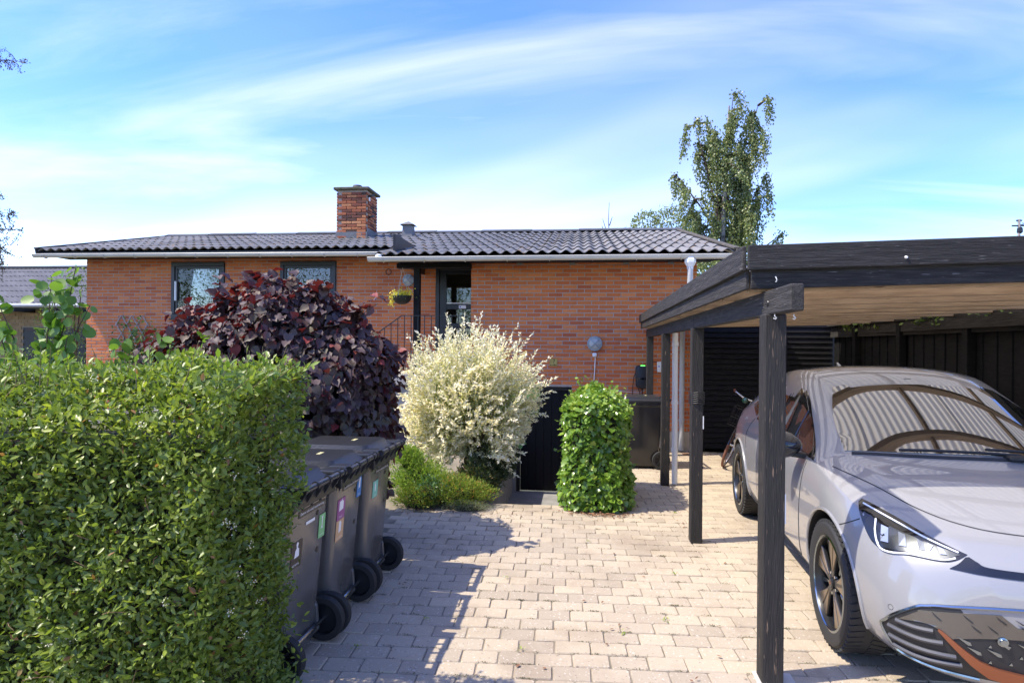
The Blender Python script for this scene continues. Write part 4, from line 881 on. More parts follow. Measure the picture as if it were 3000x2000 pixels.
# ------------------------------------------------------------------ wheelie bins (local: +x rear side with handle and wheels)
m_bin = M('dark_grey_bin_plastic', (.10, .096, .092), .20, spec=.7, col2=(.08, .077, .074), nscale=3, bump=.06, bscale=30)
m_lid = M('black_bin_lid', (.020, .021, .024), .36, col2=(.035, .035, .037), nscale=4, mix=(.5, .9), bump=.1, bscale=60)
def rrect(hx, hy, r, n=4):
    o = []
    for sx, sy, a0 in ((1, 1, 0), (-1, 1, 90), (-1, -1, 180), (1, -1, 270)):
        for k in range(n + 1):
            a = R(a0 + 90 * k / n); o.append((sx * (hx - r) + r * math.cos(a), sy * (hy - r) + r * math.sin(a)))
    return o
def xr(z): return .205 + .062 * (z - .05) / .85
def make_bin(label, group, loc, rz=0, stickers=(), bmat=None):
    b = thing('wheelie_bin', label, 'wheelie bin', loc, rz, group)
    mb = MB(); rings = []
    for z, fx, hy in ((.035, -.20, .185), (.06, -.215, .20), (.30, -.235, .213), (.60, -.265, .228), (.86, -.285, .240), (.875, -.30, .252), (.915, -.30, .252)):
        x1 = xr(z) + (.02 if z > .87 else 0); cx, hx = (x1 + fx) / 2, (x1 - fx) / 2; rings.append([(cx + x, y, z) for x, y in rrect(hx, hy, .045)])
    n = len(rings[0]); vs = [v for r in rings for v in r]; fs = [tuple(range(n))[::-1]]
    for i in range(len(rings) - 1):
        for k in range(n): fs.append((i * n + k, i * n + (k + 1) % n, (i + 1) * n + (k + 1) % n, (i + 1) * n + k))
    fs.append(tuple((len(rings) - 1) * n + k for k in range(n))); mb.add(vs, fs); mb.build('bin_body', bmat or m_bin, b, smooth=True, world=False, angle=30)
    # rear bracket with gussets, handle bar
    br = MB().box(.265, .30, -.235, .235, .845, .905).build('handle_bracket', m_lid, b, world=False, bevel=.006)
    for k in range(5):
        y = -.20 + .10 * k; MB().prism([(.27, .82), (.345, .935), (.345, .965), (.27, .93)], Matrix(((1, 0, 0, 0), (0, 0, 1, y - .006), (0, 1, 0, 0), (0, 0, 0, 1))), .012).build('gusset', m_lid, br, world=False)
    MB().tube([(.345, -.235, .955), (.345, .235, .955)], .0165, 14).build('handle_bar', M('bin_handle', (.05, .05, .052), .22), b, smooth=True, world=False)
    for y in (-.235, -.10, .04, .17, .235): MB().lathe([(.0165, -.008), (.022, -.008), (.022, .008), (.0165, .008)], Matrix.Translation((.345, y, .955)) @ Matrix.Rotation(R(90), 4, 'X'), 14).build('handle_collar', m_lid, b, world=False)
    # lid
    ld = MB(); rg = []
    for z, ins in ((.918, -.012), (.945, -.014), (.958, -.002), (.962, .045), (.982, .06), (.986, .085)):
        rg.append([(-.02 + x, y, z + (.012 if abs(y) < .2 and z > .96 else 0)) for x, y in rrect(.305 - ins, .258 - ins, .05 if ins < .03 else .04)])
    vs = [v for r in rg for v in r]; fs = [tuple(range(n))[::-1]]
    for i in range(len(rg) - 1):
        for k in range(n): fs.append((i * n + k, i * n + (k + 1) % n, (i + 1) * n + (k + 1) % n, (i + 1) * n + k))
    fs.append(tuple((len(rg) - 1) * n + k for k in range(n))); ld.add(vs, fs); lo = ld.build('lid', m_lid, b, smooth=True, world=False, angle=35)
    for sy in (-1, 1): MB().box(.22, .335, sy * .20 - .045, sy * .20 + .045, .935, .975).build('hinge_arm', m_lid, lo, world=False, bevel=.012, seg=2)
    MB().box(-.31, -.27, -.13, .13, .94, .965).build('lid_grip', m_lid, lo, world=False, bevel=.008)
    MB().box(.05, .075, -.02, .05, .9985, 1.0005).build('lid_mark', M('yellow_mark', (.55, .50, .25), .5), lo, world=False)
    # axle and wheels
    MB().tube([(.235, -.26, .125), (.235, .26, .125)], .010, 8).build('axle', m_steel, b, world=False)
    for sy in (-1, 1):
        MB().prism([(.13, .05), (.20, .05), (.235, .09), (.225, .22), (.18, .30), (.13, .28)], Matrix(((1, 0, 0, 0), (0, 0, 1, sy * .178 - .012), (0, 1, 0, 0), (0, 0, 0, 1))), .024).build('wheel_fork', m_bin, b, world=False, bevel=.005)
        T = Matrix.Translation((.235, sy * .232, .125)) @ Matrix.Rotation(R(-90) * sy, 4, 'X')
        w = MB().lathe([(.088, -.022), (.118, -.022), (.125, -.012), (.125, .012), (.118, .022), (.088, .022)], T, 28, closed=True).build('wheel', m_rubber, b, smooth=True, world=False)
        MB().lathe([(.089, .012), (.084, .0), (.0, -.005)], T, 24).build('wheel_disc', m_dark, w, world=False)
        for k in range(8): MB().box(.02, .086, -.005, .005, 0, .014, T @ Matrix.Rotation(2 * math.pi * k / 8, 4, 'Z')).build('wheel_rib', m_lid, w, world=False)
        MB().lathe([(0, .02), (.022, .02), (.026, .0)], T, 14).build('hub', m_lid, w, world=False)
    for (y, z) in ((.10, .76), (.13, .55)): MB().lathe([(.0, .002), (.011, .002), (.016, .0)], Matrix.Translation((xr(z) + .001, y, z)) @ Matrix.Rotation(R(90), 4, 'Y'), 14).build('recess_plug', m_dark, b, world=False)
    for st in stickers:
        y, z, w_, h_, col, txt, tsz, icon = st; tilt = -math.atan(.062 / .85) * 0 + math.atan(.062 / .85)
        T = Matrix.Translation((xr(z) + .0025, y, z)) @ Matrix.Rotation(tilt, 4, 'Y') @ Matrix(((0, 0, 1, 0), (1, 0, 0, 0), (0, 1, 0, 0), (0, 0, 0, 1)))
        s_ = MB().prism([(-w_ / 2, -h_ / 2), (w_ / 2, -h_ / 2), (w_ / 2, h_ / 2), (-w_ / 2, h_ / 2)], T, .0006).build('sticker', M('sticker_' + txt.replace(' ', '_')[:8].lower(), col, .45), b, world=False)
        text_mesh(txt, tsz, T @ Matrix.Translation((0, (-h_ * .38 if icon else 0), .0010)), 'lettering', M('print_white', (.82, .82, .82), .5), s_, False)
        if icon: MB().prism([(x * w_, y_ * h_) for x, y_ in icon], T @ Matrix.Translation((0, .02 * h_ / .13, .0007)), .0005).build('pictogram', M('print_white', (.82, .82, .82), .5), s_, world=False)
    return b
bag = [(-.26, -.24), (.26, -.20), (.27, .18), (.12, .22), (.10, .34), (.0, .24), (-.24, .22)]
bottle = [(-.1, -.28), (.1, -.28), (.1, .08), (.04, .18), (.04, .30), (-.04, .30), (-.04, .18), (-.1, .08)]
carton = [(-.14, -.28), (.14, -.24), (.14, .16), (.06, .28), (-.14, .26)]
core = [(-.16, -.26), (.16, -.26), (.05, -.18), (.05, .18), (.16, .28), (-.10, .24), (-.05, .16), (-.05, -.18)]
page = [(-.16, -.24), (.16, -.20), (.18, .30), (-.06, .26)]
sack = [(-.2, -.26), (.22, -.24), (.18, .06), (.06, .1), (.12, .26), (.02, .34), (-.08, .24), (-.02, .1), (-.14, .02)]
GB = 'wheelie bins lined up behind the hedge'
make_bin('nearest of three dark wheelie bins beside the hedge, green sticker on its back', GB, (-1.665, 3.03, 0), R(-1.5),
    [(.035, .80, .30, .034, (.045, .038, .032), 'Denne side udad mod tømning', .0215, None), (.02, .735, .10, .016, (.80, .80, .80), ' ', .01, None), (.165, .67, .075, .13, (.20, .50, .20), 'MADAFFALD', .0095, core), (-.11, .60, .115, .135, (.040, .033, .028), 'RESTAFFALD', .014, sack)])
make_bin('middle wheelie bin with purple, tan and blue stickers', GB, (-1.65, 3.545, 0), R(1.0),
    [(.02, .815, .28, .028, (.045, .038, .033), 'Denne side udad mod tømning', .020, None), (-.125, .70, .12, .125, (.30, .07, .24), 'PLAST', .018, bag), (-.125, .575, .12, .122, (.62, .38, .20), 'MAD- & DRIKKEKARTON', .0085, carton), (.17, .765, .08, .13, (.02, .18, .48), 'PAPIR', .014, page)])
make_bin('farthest of three wheelie bins by the purple bush, teal sticker', GB, (-1.64, 4.10, 0), R(-.5),
    [(.03, .80, .28, .026, (.045, .038, .032), 'Denne side udad mod tømning ', .020, None), (-.09, .68, .10, .115, (.18, .52, .40), 'GLAS', .016, bottle)])
make_bin('black wheelie bin against the brick wall under the charger', 'wheelie bin by the wall', (.90, 8.62, 0), R(4), (), M('black_bin_plastic', (.022, .022, .024), .2, spec=.6))
# ------------------------------------------------------------------ bicycle leaning behind the car
bk_f = Vector((-.42, -.9, 0)).normalized(); ang = math.atan2(bk_f.y, bk_f.x)
bike = thing('bicycle', 'old bicycle with brown tyres and wire basket leaning by the black shed', 'bicycle', (2.28, 9.22, .0), 0)
bike.rotation_euler = (Matrix.Rotation(ang, 4, 'Z') @ Matrix.Rotation(R(-20), 4, 'X')).to_euler()
m_btyre = M('brown_tyre', (.20, .085, .055), .7); m_bframe = M('black_bike_paint', (.012, .012, .014), .25, coat=.5)
for xw, nm in ((.52, 0), (-.53, 1)):
    T = Matrix.Translation((xw, 0, .335)) @ Matrix.Rotation(R(90), 4, 'X')
    w = MB().lathe([(.302 + .0, -.010), (.315, -.018), (.330, -.013), (.335, 0), (.330, .013), (.315, .018), (.302, .010)], T, 40, closed=True).build('wheel', m_btyre if nm == 0 else M('grey_tyre', (.16, .15, .12), .8), bike, smooth=True, world=False)
    MB().lathe([(.288, -.009), (.304, -.011), (.304, .011), (.288, .009)], T, 40, closed=True).build('rim', m_steel, w, smooth=True, world=False)
    sp = MB()
    for k in range(28):
        a = 2 * math.pi * k / 28; a2 = a + (.5 if k % 2 else -.5); sp.tube([T @ Vector((.02 * math.cos(a2), .02 * math.sin(a2), .025 * (1 if k % 4 < 2 else -1))), T @ Vector((.29 * math.cos(a), .29 * math.sin(a), 0))], .0013, 4, cap=False)
    sp.build('spokes', m_steel, w, world=False)
    MB().lathe([(0, -.045), (.018, -.04), (.014, 0), (.018, .04), (0, .045)], T, 12).build('hub', m_steel, w, smooth=True, world=False)
    MB().tube([(xw + .362 * math.cos(R(a)), 0, .335 + .362 * math.sin(R(a))) for a in range(10 if nm == 0 else 40, 170 if nm == 0 else 200, 10)], .012, 6).build('mudguard', m_bframe, bike, smooth=True, world=False)
fr = MB(); HT, HB, BBk, ST = (.33, 0, .80), (.37, 0, .62), (-.08, 0, .27), (-.24, 0, .80)
for a, b_, r in ((HT, HB, .02), (HT, (-.20, 0, .55), .016), (HB, BBk, .018), (ST, BBk, .016)): fr.tube([a, b_], r, 10)
for s in (-1, 1): fr.tube([BBk, (-.53, s * .05, .335)], .010, 6); fr.tube([(-.21, 0, .68), (-.53, s * .05, .335)], .008, 6)
fr.build('frame', m_bframe, bike, smooth=True, world=False)
fk = MB()
for s in (-1, 1): fk.tube([(.375, s * .035, .62), (.43, s * .045, .52), (.52, s * .05, .335)], [.014, .012, .009], 8)
fk.build('fork', m_bframe, bike, smooth=True, world=False)
MB().tube([(.33, 0, .80), (.31, 0, .96), (.36, 0, 1.0)], .013, 8).build('stem', m_steel, bike, smooth=True, world=False)
hb = MB().tube([(.17, -.29, 1.03), (.30, -.24, 1.03), (.37, -.10, 1.0), (.37, .10, 1.0), (.30, .24, 1.03), (.17, .29, 1.03)], .0115, 8).build('handlebar', m_steel, bike, smooth=True, world=False)
for s in (-1, 1): MB().tube([(.155, s * .295, 1.03), (.26, s * .255, 1.03)], .017, 10).build('grip', M('brown_grip', (.16, .05, .03), .6), hb, smooth=True, world=False); MB().tube([(.27, s * .25, 1.02), (.33, s * .22, .99), (.25, s * .27, .985)], .006, 6).build('brake_lever', m_iron, hb, world=False)
MB().lathe([(0, .05), (.03, .045), (.042, .02), (.044, 0), (.04, -.01), (0, -.012)], Matrix.Translation((.42, -.07, .98)) @ Matrix.Rotation(R(90), 4, 'Y'), 18).build('bell', M('green_bell', (.02, .09, .05), .25, coat=1), bike, smooth=True, world=False)
bkt = MB()
for z in (.62, .74, .88): bkt.tube([(.44, -.14, z), (.66, -.14, z), (.66, .14, z), (.44, .14, z)], .004, 4, closed=True)
for k in range(9):
    y = -.14 + .035 * k; bkt.tube([(.44, y, .88), (.44, y, .62), (.66, y, .62), (.66, y, .88)], .002, 4, cap=False)
for k in range(7):
    x = .44 + .036 * k
    for s in (-1, 1): bkt.tube([(x, s * .14, .62), (x, s * .14, .88)], .002, 4, cap=False)
bkt.build('basket', m_iron, bike, world=False)
sd = MB(); sd.lathe([(0, .03), (.06, .025), (.09, 0), (.07, -.02), (0, -.025)], Matrix.Translation((-.30, 0, .90)) @ Matrix.Diagonal((1.5, .9, 1, 1)), 16); sd.tube([(-.24, 0, .80), (-.27, 0, .88)], .013, 8); sd.build('saddle', M('saddle_leather', (.03, .02, .015), .5), bike, smooth=True, world=False)
MB().tube([(-.08, -.06, .27), (-.08, .06, .27)], .02, 10).tube([(-.08, .07, .27), (.05, .075, .17)], .009, 6).tube([(-.08, -.07, .27), (-.21, -.075, .37)], .009, 6).build('crank', m_steel, bike, smooth=True, world=False)
MB().tube([(-.40, .06, .32), (-.36, .16, .02)], .008, 6).build('kickstand', m_steel, bike, world=False)
# ------------------------------------------------------------------ lamps, charger, number plate, boxes
m_lampring = M('galvanised_lamp_ring', (.24, .30, .34), .5, metal=.3, col2=(.34, .40, .43), nscale=20); m_lampglass = M('frosted_lamp_glass', (.36, .36, .33), .3, col2=(.46, .46, .43), nscale=8, coat=.4)
def bulkhead(label, x, y, z, r):
    t_ = thing('bulkhead_lamp', label, 'wall lamp', (x, y, z), 0, 'round bulkhead wall lamps'); T = Matrix.Rotation(R(90), 4, 'X')
    MB().lathe([(0, 0), (r * .95, 0), (r, .012), (r, .04), (r * .93, .055), (r * .80, .058), (r * .78, .045)], T, 36).build('ring', m_lampring, t_, smooth=True, world=False)
    MB().lathe([(r * .79, .046), (r * .72, .056), (r * .5, .068), (r * .25, .074), (0, .076)], T, 32).build('glass', m_lampglass, t_, smooth=True, world=False)
    for a0 in (45, 135):
        a = R(a0); pts = []
        for k in range(13):
            q = -1 + k / 6; pts.append(T @ Vector((q * r * .85 * math.cos(a), q * r * .85 * math.sin(a), .056 + .028 * (1 - q * q))))
        MB().tube(pts, .006, 6).build('guard_bar', m_lampring, t_, smooth=True, world=False)
    for k in range(8): MB().lathe([(0, .062), (.005, .062), (.006, .056)], T @ Matrix.Translation((r * .88 * math.cos(.785 * k + .39), r * .88 * math.sin(.785 * k + .39), 0)), 8).build('screw', m_steel, t_, world=False)
    return t_
bulkhead('round grey bulkhead lamp on the wall behind the hanging basket', -3.30, YR - .005, 2.955, .115)
lp = bulkhead('round grey bulkhead lamp above a white cable on the right wall', .275, YF - .005, 1.735, .125)
tag(lp, 'round grey bulkhead lamp with white cable above the ivy block')
MB().box(-.035, .035, -.05, 0, -.215, -.15).build('socket_box', m_white, lp, world=False, bevel=.012, seg=3)
MB().lathe([(0, .03), (.02, .028), (.024, 0)], Matrix.Translation((0, -.05, -.19)) @ Matrix.Rotation(R(90), 4, 'X'), 12).build('knob', m_white, lp, smooth=True, world=False)
MB().tube([(.012, -.008, -.21), (.006, -.008, -.4), (-.006, -.009, -.6), (-.012, -.008, -1.1)], .008, 6).build('cable', m_white, lp, smooth=True, world=False)
ev = thing('car_charger', 'black rounded wall charger with green light and looped cable', 'charger', (1.05, YF, 1.2))
def rr2(w, h, r, n=5): return rrect(w, h, r, n)
mb = MB(); rg = []
for d, ins in ((0, .008), (.02, 0), (.09, 0), (.115, .010), (.125, .03)):
    rg.append([(x * (1 - .10 * max(0, -z / .19)), -d - .01, z) for x, z in rr2(.112 - ins, .19 - ins, .06 - ins * .3)])
n = len(rg[0]); vs = [v for r in rg for v in r]; fs = [tuple(range(n))]
for i in range(len(rg) - 1):
    for k in range(n): fs.append((i * n + k, i * n + (k + 1) % n, (i + 1) * n + (k + 1) % n, (i + 1) * n + k))
fs.append(tuple((len(rg) - 1) * n + k for k in range(n))[::-1]); mb.add(vs, fs)
mb.build('charger_body', M('charger_black', (.018, .02, .024), .45), ev, smooth=True, world=False, angle=40)
MB().box(-.106, .106, -.137, -.133, -.045, -.015).build('gloss_band', m_gloss, ev, world=False)
MB().box(-.035, .035, -.134, -.10, .180, .187).build('status_light', M('green_led', (.1, .9, .15), .4, emit=((.12, 1.0, .12), 1.6)), ev, world=False)
cbk = MB()
cbk.tube([(-.09, -.05, .10), (-.135, -.05, .0), (-.155, -.05, -.2), (-.16, -.05, -.45)], .0065, 6); cbk.tube([(.10, -.05, .10), (.135, -.05, .0), (.12, -.05, -.15), (.05, -.05, -.30), (.02, -.05, -.42)], .0065, 6)
cbk.tube([(-.07, -.05, -.16), (-.03, -.05, -.30), (0, -.05, -.42)], .0065, 6); cbk.tube([(0, -.05, -.18), (.005, -.05, -.42)], .009, 6); cbk.tube([(0, -.05, .19), (.06, -.04, .22), (.16, -.03, .25), (.25, -.02, .24)], .006, 6)
tag(cbk.build('cable', m_rubber, ev, smooth=True, world=False), kind='stuff')
MB().tube([(.035, -.03, -.18), (.03, -.03, -.235), (-.02, -.03, -.26), (-.2, -.03, -.255), (-.45, -.02, -.24), (-.7, -.02, -.25)], .009, 6).build('conduit', m_galv, ev, smooth=True, world=False)
pl = thing('house_number_plate', 'small brass plate with the number 7 on the brick wall', 'number plate', (-.404, YF, 1.417))
MB().box(-.064, .064, -.012, -.003, -.064, .064).build('plate', M('dull_brass', (.36, .26, .06), .45, metal=.35, col2=(.44, .34, .11), nscale=20), pl, world=False, bevel=.001)
m_ink = M('engraved_dark', (.05, .035, .012), .7)
text_mesh('7', .10, Matrix.Translation((.008, -.0130, .018)) @ Matrix.Rotation(R(90), 4, 'X'), 'numeral', m_ink, pl, False)
for k, (x, w_, h_) in enumerate(((-.047, .010, .022), (-.03, .008, .012), (-.018, .009, .012), (-.004, .008, .009), (.012, .014, .024), (.028, .009, .013), (.043, .012, .016))):
    MB().box(x - w_ / 2, x + w_ / 2, -.0135, -.012, -.052, -.052 + h_).build('engraved_mark', m_ink, pl, world=False, bevel=.0003)
for s in (-1, 1): MB().lathe([(0, .002), (.004, .002), (.005, 0)], Matrix.Translation((s * .055, -.012, 0)) @ Matrix.Rotation(R(90), 4, 'X'), 8).build('screw', m_ink, pl, world=False)
wbx = tag(MB().box(1.29, 1.40, YF - .06, YF + .0, 1.28, 1.45).build('meter_box', m_white, None, bevel=.006), 'small white utility box on the bricks behind the carport posts', 'utility box')
MB().box(1.305, 1.325, YF - .0625, YF - .06, 1.36, 1.385).build('blue_logo', M('blue_mark', (.05, .15, .5), .5), wbx)
# floor drain
dr = tag(MB().box(1.66, 1.90, 9.62, 9.78, -.004, .006).build('drain_grate', M('rusty_grate', (.20, .12, .07), .8), None), 'small rusty drain grate below the grey downpipe', 'drain')
# ------------------------------------------------------------------ trellis on the left wall
tr = thing('wall_trellis', 'pale wooden diamond trellis on the left brick wall', 'trellis', (-9.1, YR - .03, 1.9)); m_tr = M('weathered_pale_wood', (.46, .44, .42), .8, col2=(.34, .32, .30), nscale=5, stretch=(1, 1, 8))
cx = .232; zt = 2.25; ch_ = .19
for k in range(-1, 4):
    xt = -9.37 + cx * k
    for sgn, yy in ((1, YR - .022), (-1, YR - .034)):
        x0, z0 = xt, zt; x1 = xt + sgn * cx * 1.5; z1 = zt - ch_ * 3
        a, b = (x0, z0), (x1, z1)
        lo, hi = -9.37 - cx / 2 - .02, -9.37 + cx * 2.5 + .02
        def clip(p, q):
            (ax, az), (bx, bz) = p, q
            if ax == bx: return p, q
            f = lambda X: az + (bz - az) * (X - ax) / (bx - ax)
            pts = sorted([p, q]); 
            if pts[1][0] < lo or pts[0][0] > hi: return None
            l = (max(pts[0][0], lo), 0); r_ = (min(pts[1][0], hi), 0); return (l[0], f(l[0])), (r_[0], f(r_[0]))
        c_ = clip(a, b)
        if c_ and abs(c_[0][0] - c_[1][0]) > .05: MB().bar((c_[0][0], yy, c_[0][1]), (c_[1][0], yy, c_[1][1]), .010, .022, up=(0, -1, 0)).build('slat', m_tr, tr)
for k in range(3): MB().lathe([(0, .012), (.008, .01), (.010, 0)], Matrix.Translation((-9.37 + cx * k, YR - .04, zt - .01)) @ Matrix.Rotation(R(90), 4, 'X'), 8).build('rivet', m_steel, tr)
# ------------------------------------------------------------------ tv mast far right, beyond the fence
ma = thing('tv_antenna', 'thin tv antenna mast against the sky above the carport roof', 'antenna', (16.84, 25, 0))
MB().tube([(0, 0, 0), (0, 0, 6.75)], .045, 8).build('mast', M('mast_grey', (.35, .30, .27), .6), ma, world=False)
MB().lathe([(.05, 0), (.10, .05), (.09, .2), (.05, .25)], TR(.03, 0, 6.2), 8).build('mast_head', m_iron, ma, world=False)
for z, l in ((6.70, .1), (6.5, .25)): MB().bar((-l, 0, z), (l, 0, z), .05, .05).build('cross_arm', m_iron, ma, world=False)
bm2 = MB().tube([(.0, 0, 6.52), (.5, 0, 6.62), (.75, 0, 7.05), (1.2, 0, 7.15)], .015, 5).build('boom', m_iron, ma, world=False)
for k, (x, z) in enumerate(((.28, 6.58), (.52, 6.66), (.62, 6.85), (.80, 7.07), (.55, 6.45), (.65, 6.28))): MB().bar((x - .25, -.1, z), (x + .25, .1, z), .02, .02).build('element', m_iron, bm2, world=False)
# ------------------------------------------------------------------ vegetation
def tmpl(kind):
    if kind == 'oval':
        v = [(0, 0, 0), (.28, .17, .03), (.62, .19, .02), (1, 0, -.06), (.62, -.19, .02), (.28, -.17, .03), (.5, 0, -.035)]; f = [(0, 6, 1), (1, 6, 2), (2, 6, 3), (3, 6, 4), (4, 6, 5), (5, 6, 0)]
    elif kind == 'narrow':
        v = [(0, 0, 0), (.45, .13, .02), (1, 0, -.05), (.45, -.13, .02)]; f = [(0, 3, 2), (0, 2, 1)]
    elif kind == 'needle':
        v = [(0, 0, 0), (.5, .10, .0), (1, 0, 0), (.5, -.10, .0)]; f = [(0, 3, 2, 1)]
    elif kind == 'round':
        v = [(0, 0, 0)] + [(.5 - .52 * math.cos(a), .50 * math.sin(a), .05 * abs(math.sin(a))) for a in [2 * math.pi * k / 12 for k in range(1, 12)]] + [(.5, 0, -.03)]
        n = len(v) - 1; f = [(k, (k + 1) % n, n) for k in range(n)]
    elif kind == 'hazel':
        prof = [(0, 0), (-.04, .20), (.12, .40), (.36, .47), (.62, .40), (.80, .25), (.90, .11), (1.04, 0)]
        v = []; f = []
        for sgn in (1, -1):
            for k, (x, y) in enumerate(prof): v.append((x, sgn * y, (.34 * abs(y) + .05 * (1 if k % 2 else -1)) * (y > .05) - .30 * x * x))
        m_ = len(prof); b = len(v)
        for q in range(3): v.append((.2 + .28 * q, 0, -.05 - .30 * (.2 + .28 * q) ** 2))
        def near(x): return b + min(2, max(0, round((x - .2) / .28)))
        for s in (0, 1):
            for k in range(m_ - 1):
                a1, a2 = s * m_ + k, s * m_ + k + 1; c1, c2 = near(prof[k][0]), near(prof[k + 1][0])
                tri = [(a1, a2, c1)] if c1 == c2 else [(a1, a2, c1), (a2, c2, c1)]
                f += tri if s else [t_[::-1] for t_ in tri]
    elif kind == 'ivy':
        pr = [(0, 0), (-.06, .26), (.10, .50), (.30, .42), (.52, .46), (.66, .26), (1.0, 0)]
        v = [(x, y, .10 * y) for x, y in pr] + [(x, -y, .10 * y) for x, y in pr[1:-1]][::-1] + [(.42, 0, -.05)]
        n = len(v) - 1; f = [((k + 1) % n, k, n) for k in range(n)]
    elif kind == 'lobed':
        v = []; 
        for k in range(20):
            a = 2 * math.pi * k / 20; r_ = .52 + (.10 if k % 4 == 0 else (-.06 if k % 4 == 2 else 0)); v.append((.5 - r_ * math.cos(a), r_ * math.sin(a), .06 * math.cos(4 * a) - .10 * (math.cos(a) < -.5)))
        v.append((.42, 0, -.06)); n = 20; f = [(k, (k + 1) % n, n) for k in range(n)]
    return np.array(v, dtype=float), f
def unit(a): return a / np.maximum(1e-9, np.linalg.norm(a, axis=1, keepdims=True))
TM = {}
def leaves(parent, kind, P, A, Nn, Sz, mat, rnd=None, n_ind=0, score=None, name='foliage', wid=1.):
    P = np.asarray(P, float); A = unit(np.asarray(A, float)); Nn = np.asarray(Nn, float); Sd = unit(np.cross(Nn, A)); N2 = np.cross(A, Sd)
    Sz = np.asarray(Sz, float); n = len(P); rnd = rng.random(n) if rnd is None else np.clip(np.asarray(rnd), .001, .999)
    V, F = tmpl(kind); V = V * np.array([1, wid, 1])
    idx = np.arange(n)
    if n_ind:
        order = np.argsort(-score) if score is not None else idx
        ind = order[:n_ind]; idx = np.setdiff1d(idx, ind)
        key = (kind, mat.name, wid)
        if key not in TM:
            me = bpy.data.meshes.new('leaf'); me.from_pydata([tuple(v) for v in V], [], F); me.materials.append(mat); me.polygons.foreach_set('use_smooth', [True] * len(me.polygons)); TM[key] = me
        binv = basis(parent).inverted()
        for i in ind:
            o = bpy.data.objects.new('leaf', TM[key]); C.objects.link(o); s = Sz[i]
            Mx = Matrix(((A[i][0] * s, Sd[i][0] * s, N2[i][0] * s, P[i][0]), (A[i][1] * s, Sd[i][1] * s, N2[i][1] * s, P[i][1]), (A[i][2] * s, Sd[i][2] * s, N2[i][2] * s, P[i][2]), (0, 0, 0, 1)))
            o.matrix_basis = Mx; o.parent = parent; o.matrix_parent_inverse = binv
    k = len(V); m = len(idx)
    if m:
        W = P[idx, None, :] + Sz[idx, None, None] * (V[None, :, 0:1] * A[idx, None, :] + V[None, :, 1:2] * Sd[idx, None, :] + V[None, :, 2:3] * N2[idx, None, :])
        W = W.reshape(-1, 3); tl = [len(f) for f in F]; flat = np.concatenate([np.array(f) for f in F]); nf = len(F)
        loops = (flat[None, :] + (np.arange(m) * k)[:, None]).reshape(-1); tot = np.tile(np.array(tl), m); st_ = np.concatenate([[0], np.cumsum(tot)[:-1]])
        me = bpy.data.meshes.new(name); me.vertices.add(len(W)); me.vertices.foreach_set('co', W.astype(np.float32).reshape(-1)); me.loops.add(len(loops)); me.loops.foreach_set('vertex_index', loops.astype(np.int32))
        me.polygons.add(m * nf); me.polygons.foreach_set('loop_start', st_.astype(np.int32)); me.polygons.foreach_set('loop_total', tot.astype(np.int32))
        me.update(calc_edges=True); me.validate()
        at = me.attributes.new('rnd', 'FLOAT', 'FACE'); at.data.foreach_set('value', np.repeat(rnd[idx], nf).astype(np.float32))
        me.polygons.foreach_set('use_smooth', [True] * len(me.polygons))
        o = link(name, me, mat, parent); tag(o, kind='stuff'); return o
def rv3(n, s=1.): return rng.normal(0, s, (n, 3))
def score_cam(P, out=None):
    d = np.linalg.norm(P - np.array([0, 0, HC]), axis=1); s = 1 / d
    if out is not None: s = s + out
    return s
def twigs(name, parent, paths, mat, r0=.006, r1=.002, n=5):
    mb = MB()
    for p in paths:
        m_ = len(p); mb.tube(p, [r0 + (r1 - r0) * i / max(1, m_ - 1) for i in range(m_)], n, cap=False)
    return tag(mb.build(name, mat, parent, smooth=True), kind='stuff')
m_bark = M('brown_bark', (.09, .06, .04), .9, col2=(.05, .035, .025), nscale=12, bump=.5)
m_twig = M('green_brown_twig', (.16, .13, .05), .8)
m_core = M('dark_shade_core', (.020, .022, .010), 1.0, col2=(.035, .03, .015), nscale=20)  # dark fill for inner shade, in place of separate twigs
# ---- privet hedge in the foreground
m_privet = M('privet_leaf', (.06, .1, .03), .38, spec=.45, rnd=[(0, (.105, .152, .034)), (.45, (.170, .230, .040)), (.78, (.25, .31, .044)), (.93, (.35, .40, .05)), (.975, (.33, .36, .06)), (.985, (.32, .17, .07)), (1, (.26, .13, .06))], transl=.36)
hedge = thing('privet_hedge', 'clipped green privet hedge filling the left foreground', 'hedge', (-2.4, 2.38, 0))
HX0, HX1, HY0, HY1, HZ = -4.6, -1.27, 2.0, 2.70, 1.56
def hn(a, b): return .028 * np.sin(a * 7.1 + 1) * np.cos(b * 5.3) + .02 * np.sin(a * 15 + b * 11) + .012 * np.sin(b * 27 - a * 19)
MB().box(HX0, HX1 - .13, HY0 + .14, HY1 - .10, .0, HZ - .30).build('inner_shade_core', m_core, hedge)  # dark box put in to block light, stands for shade between leaves
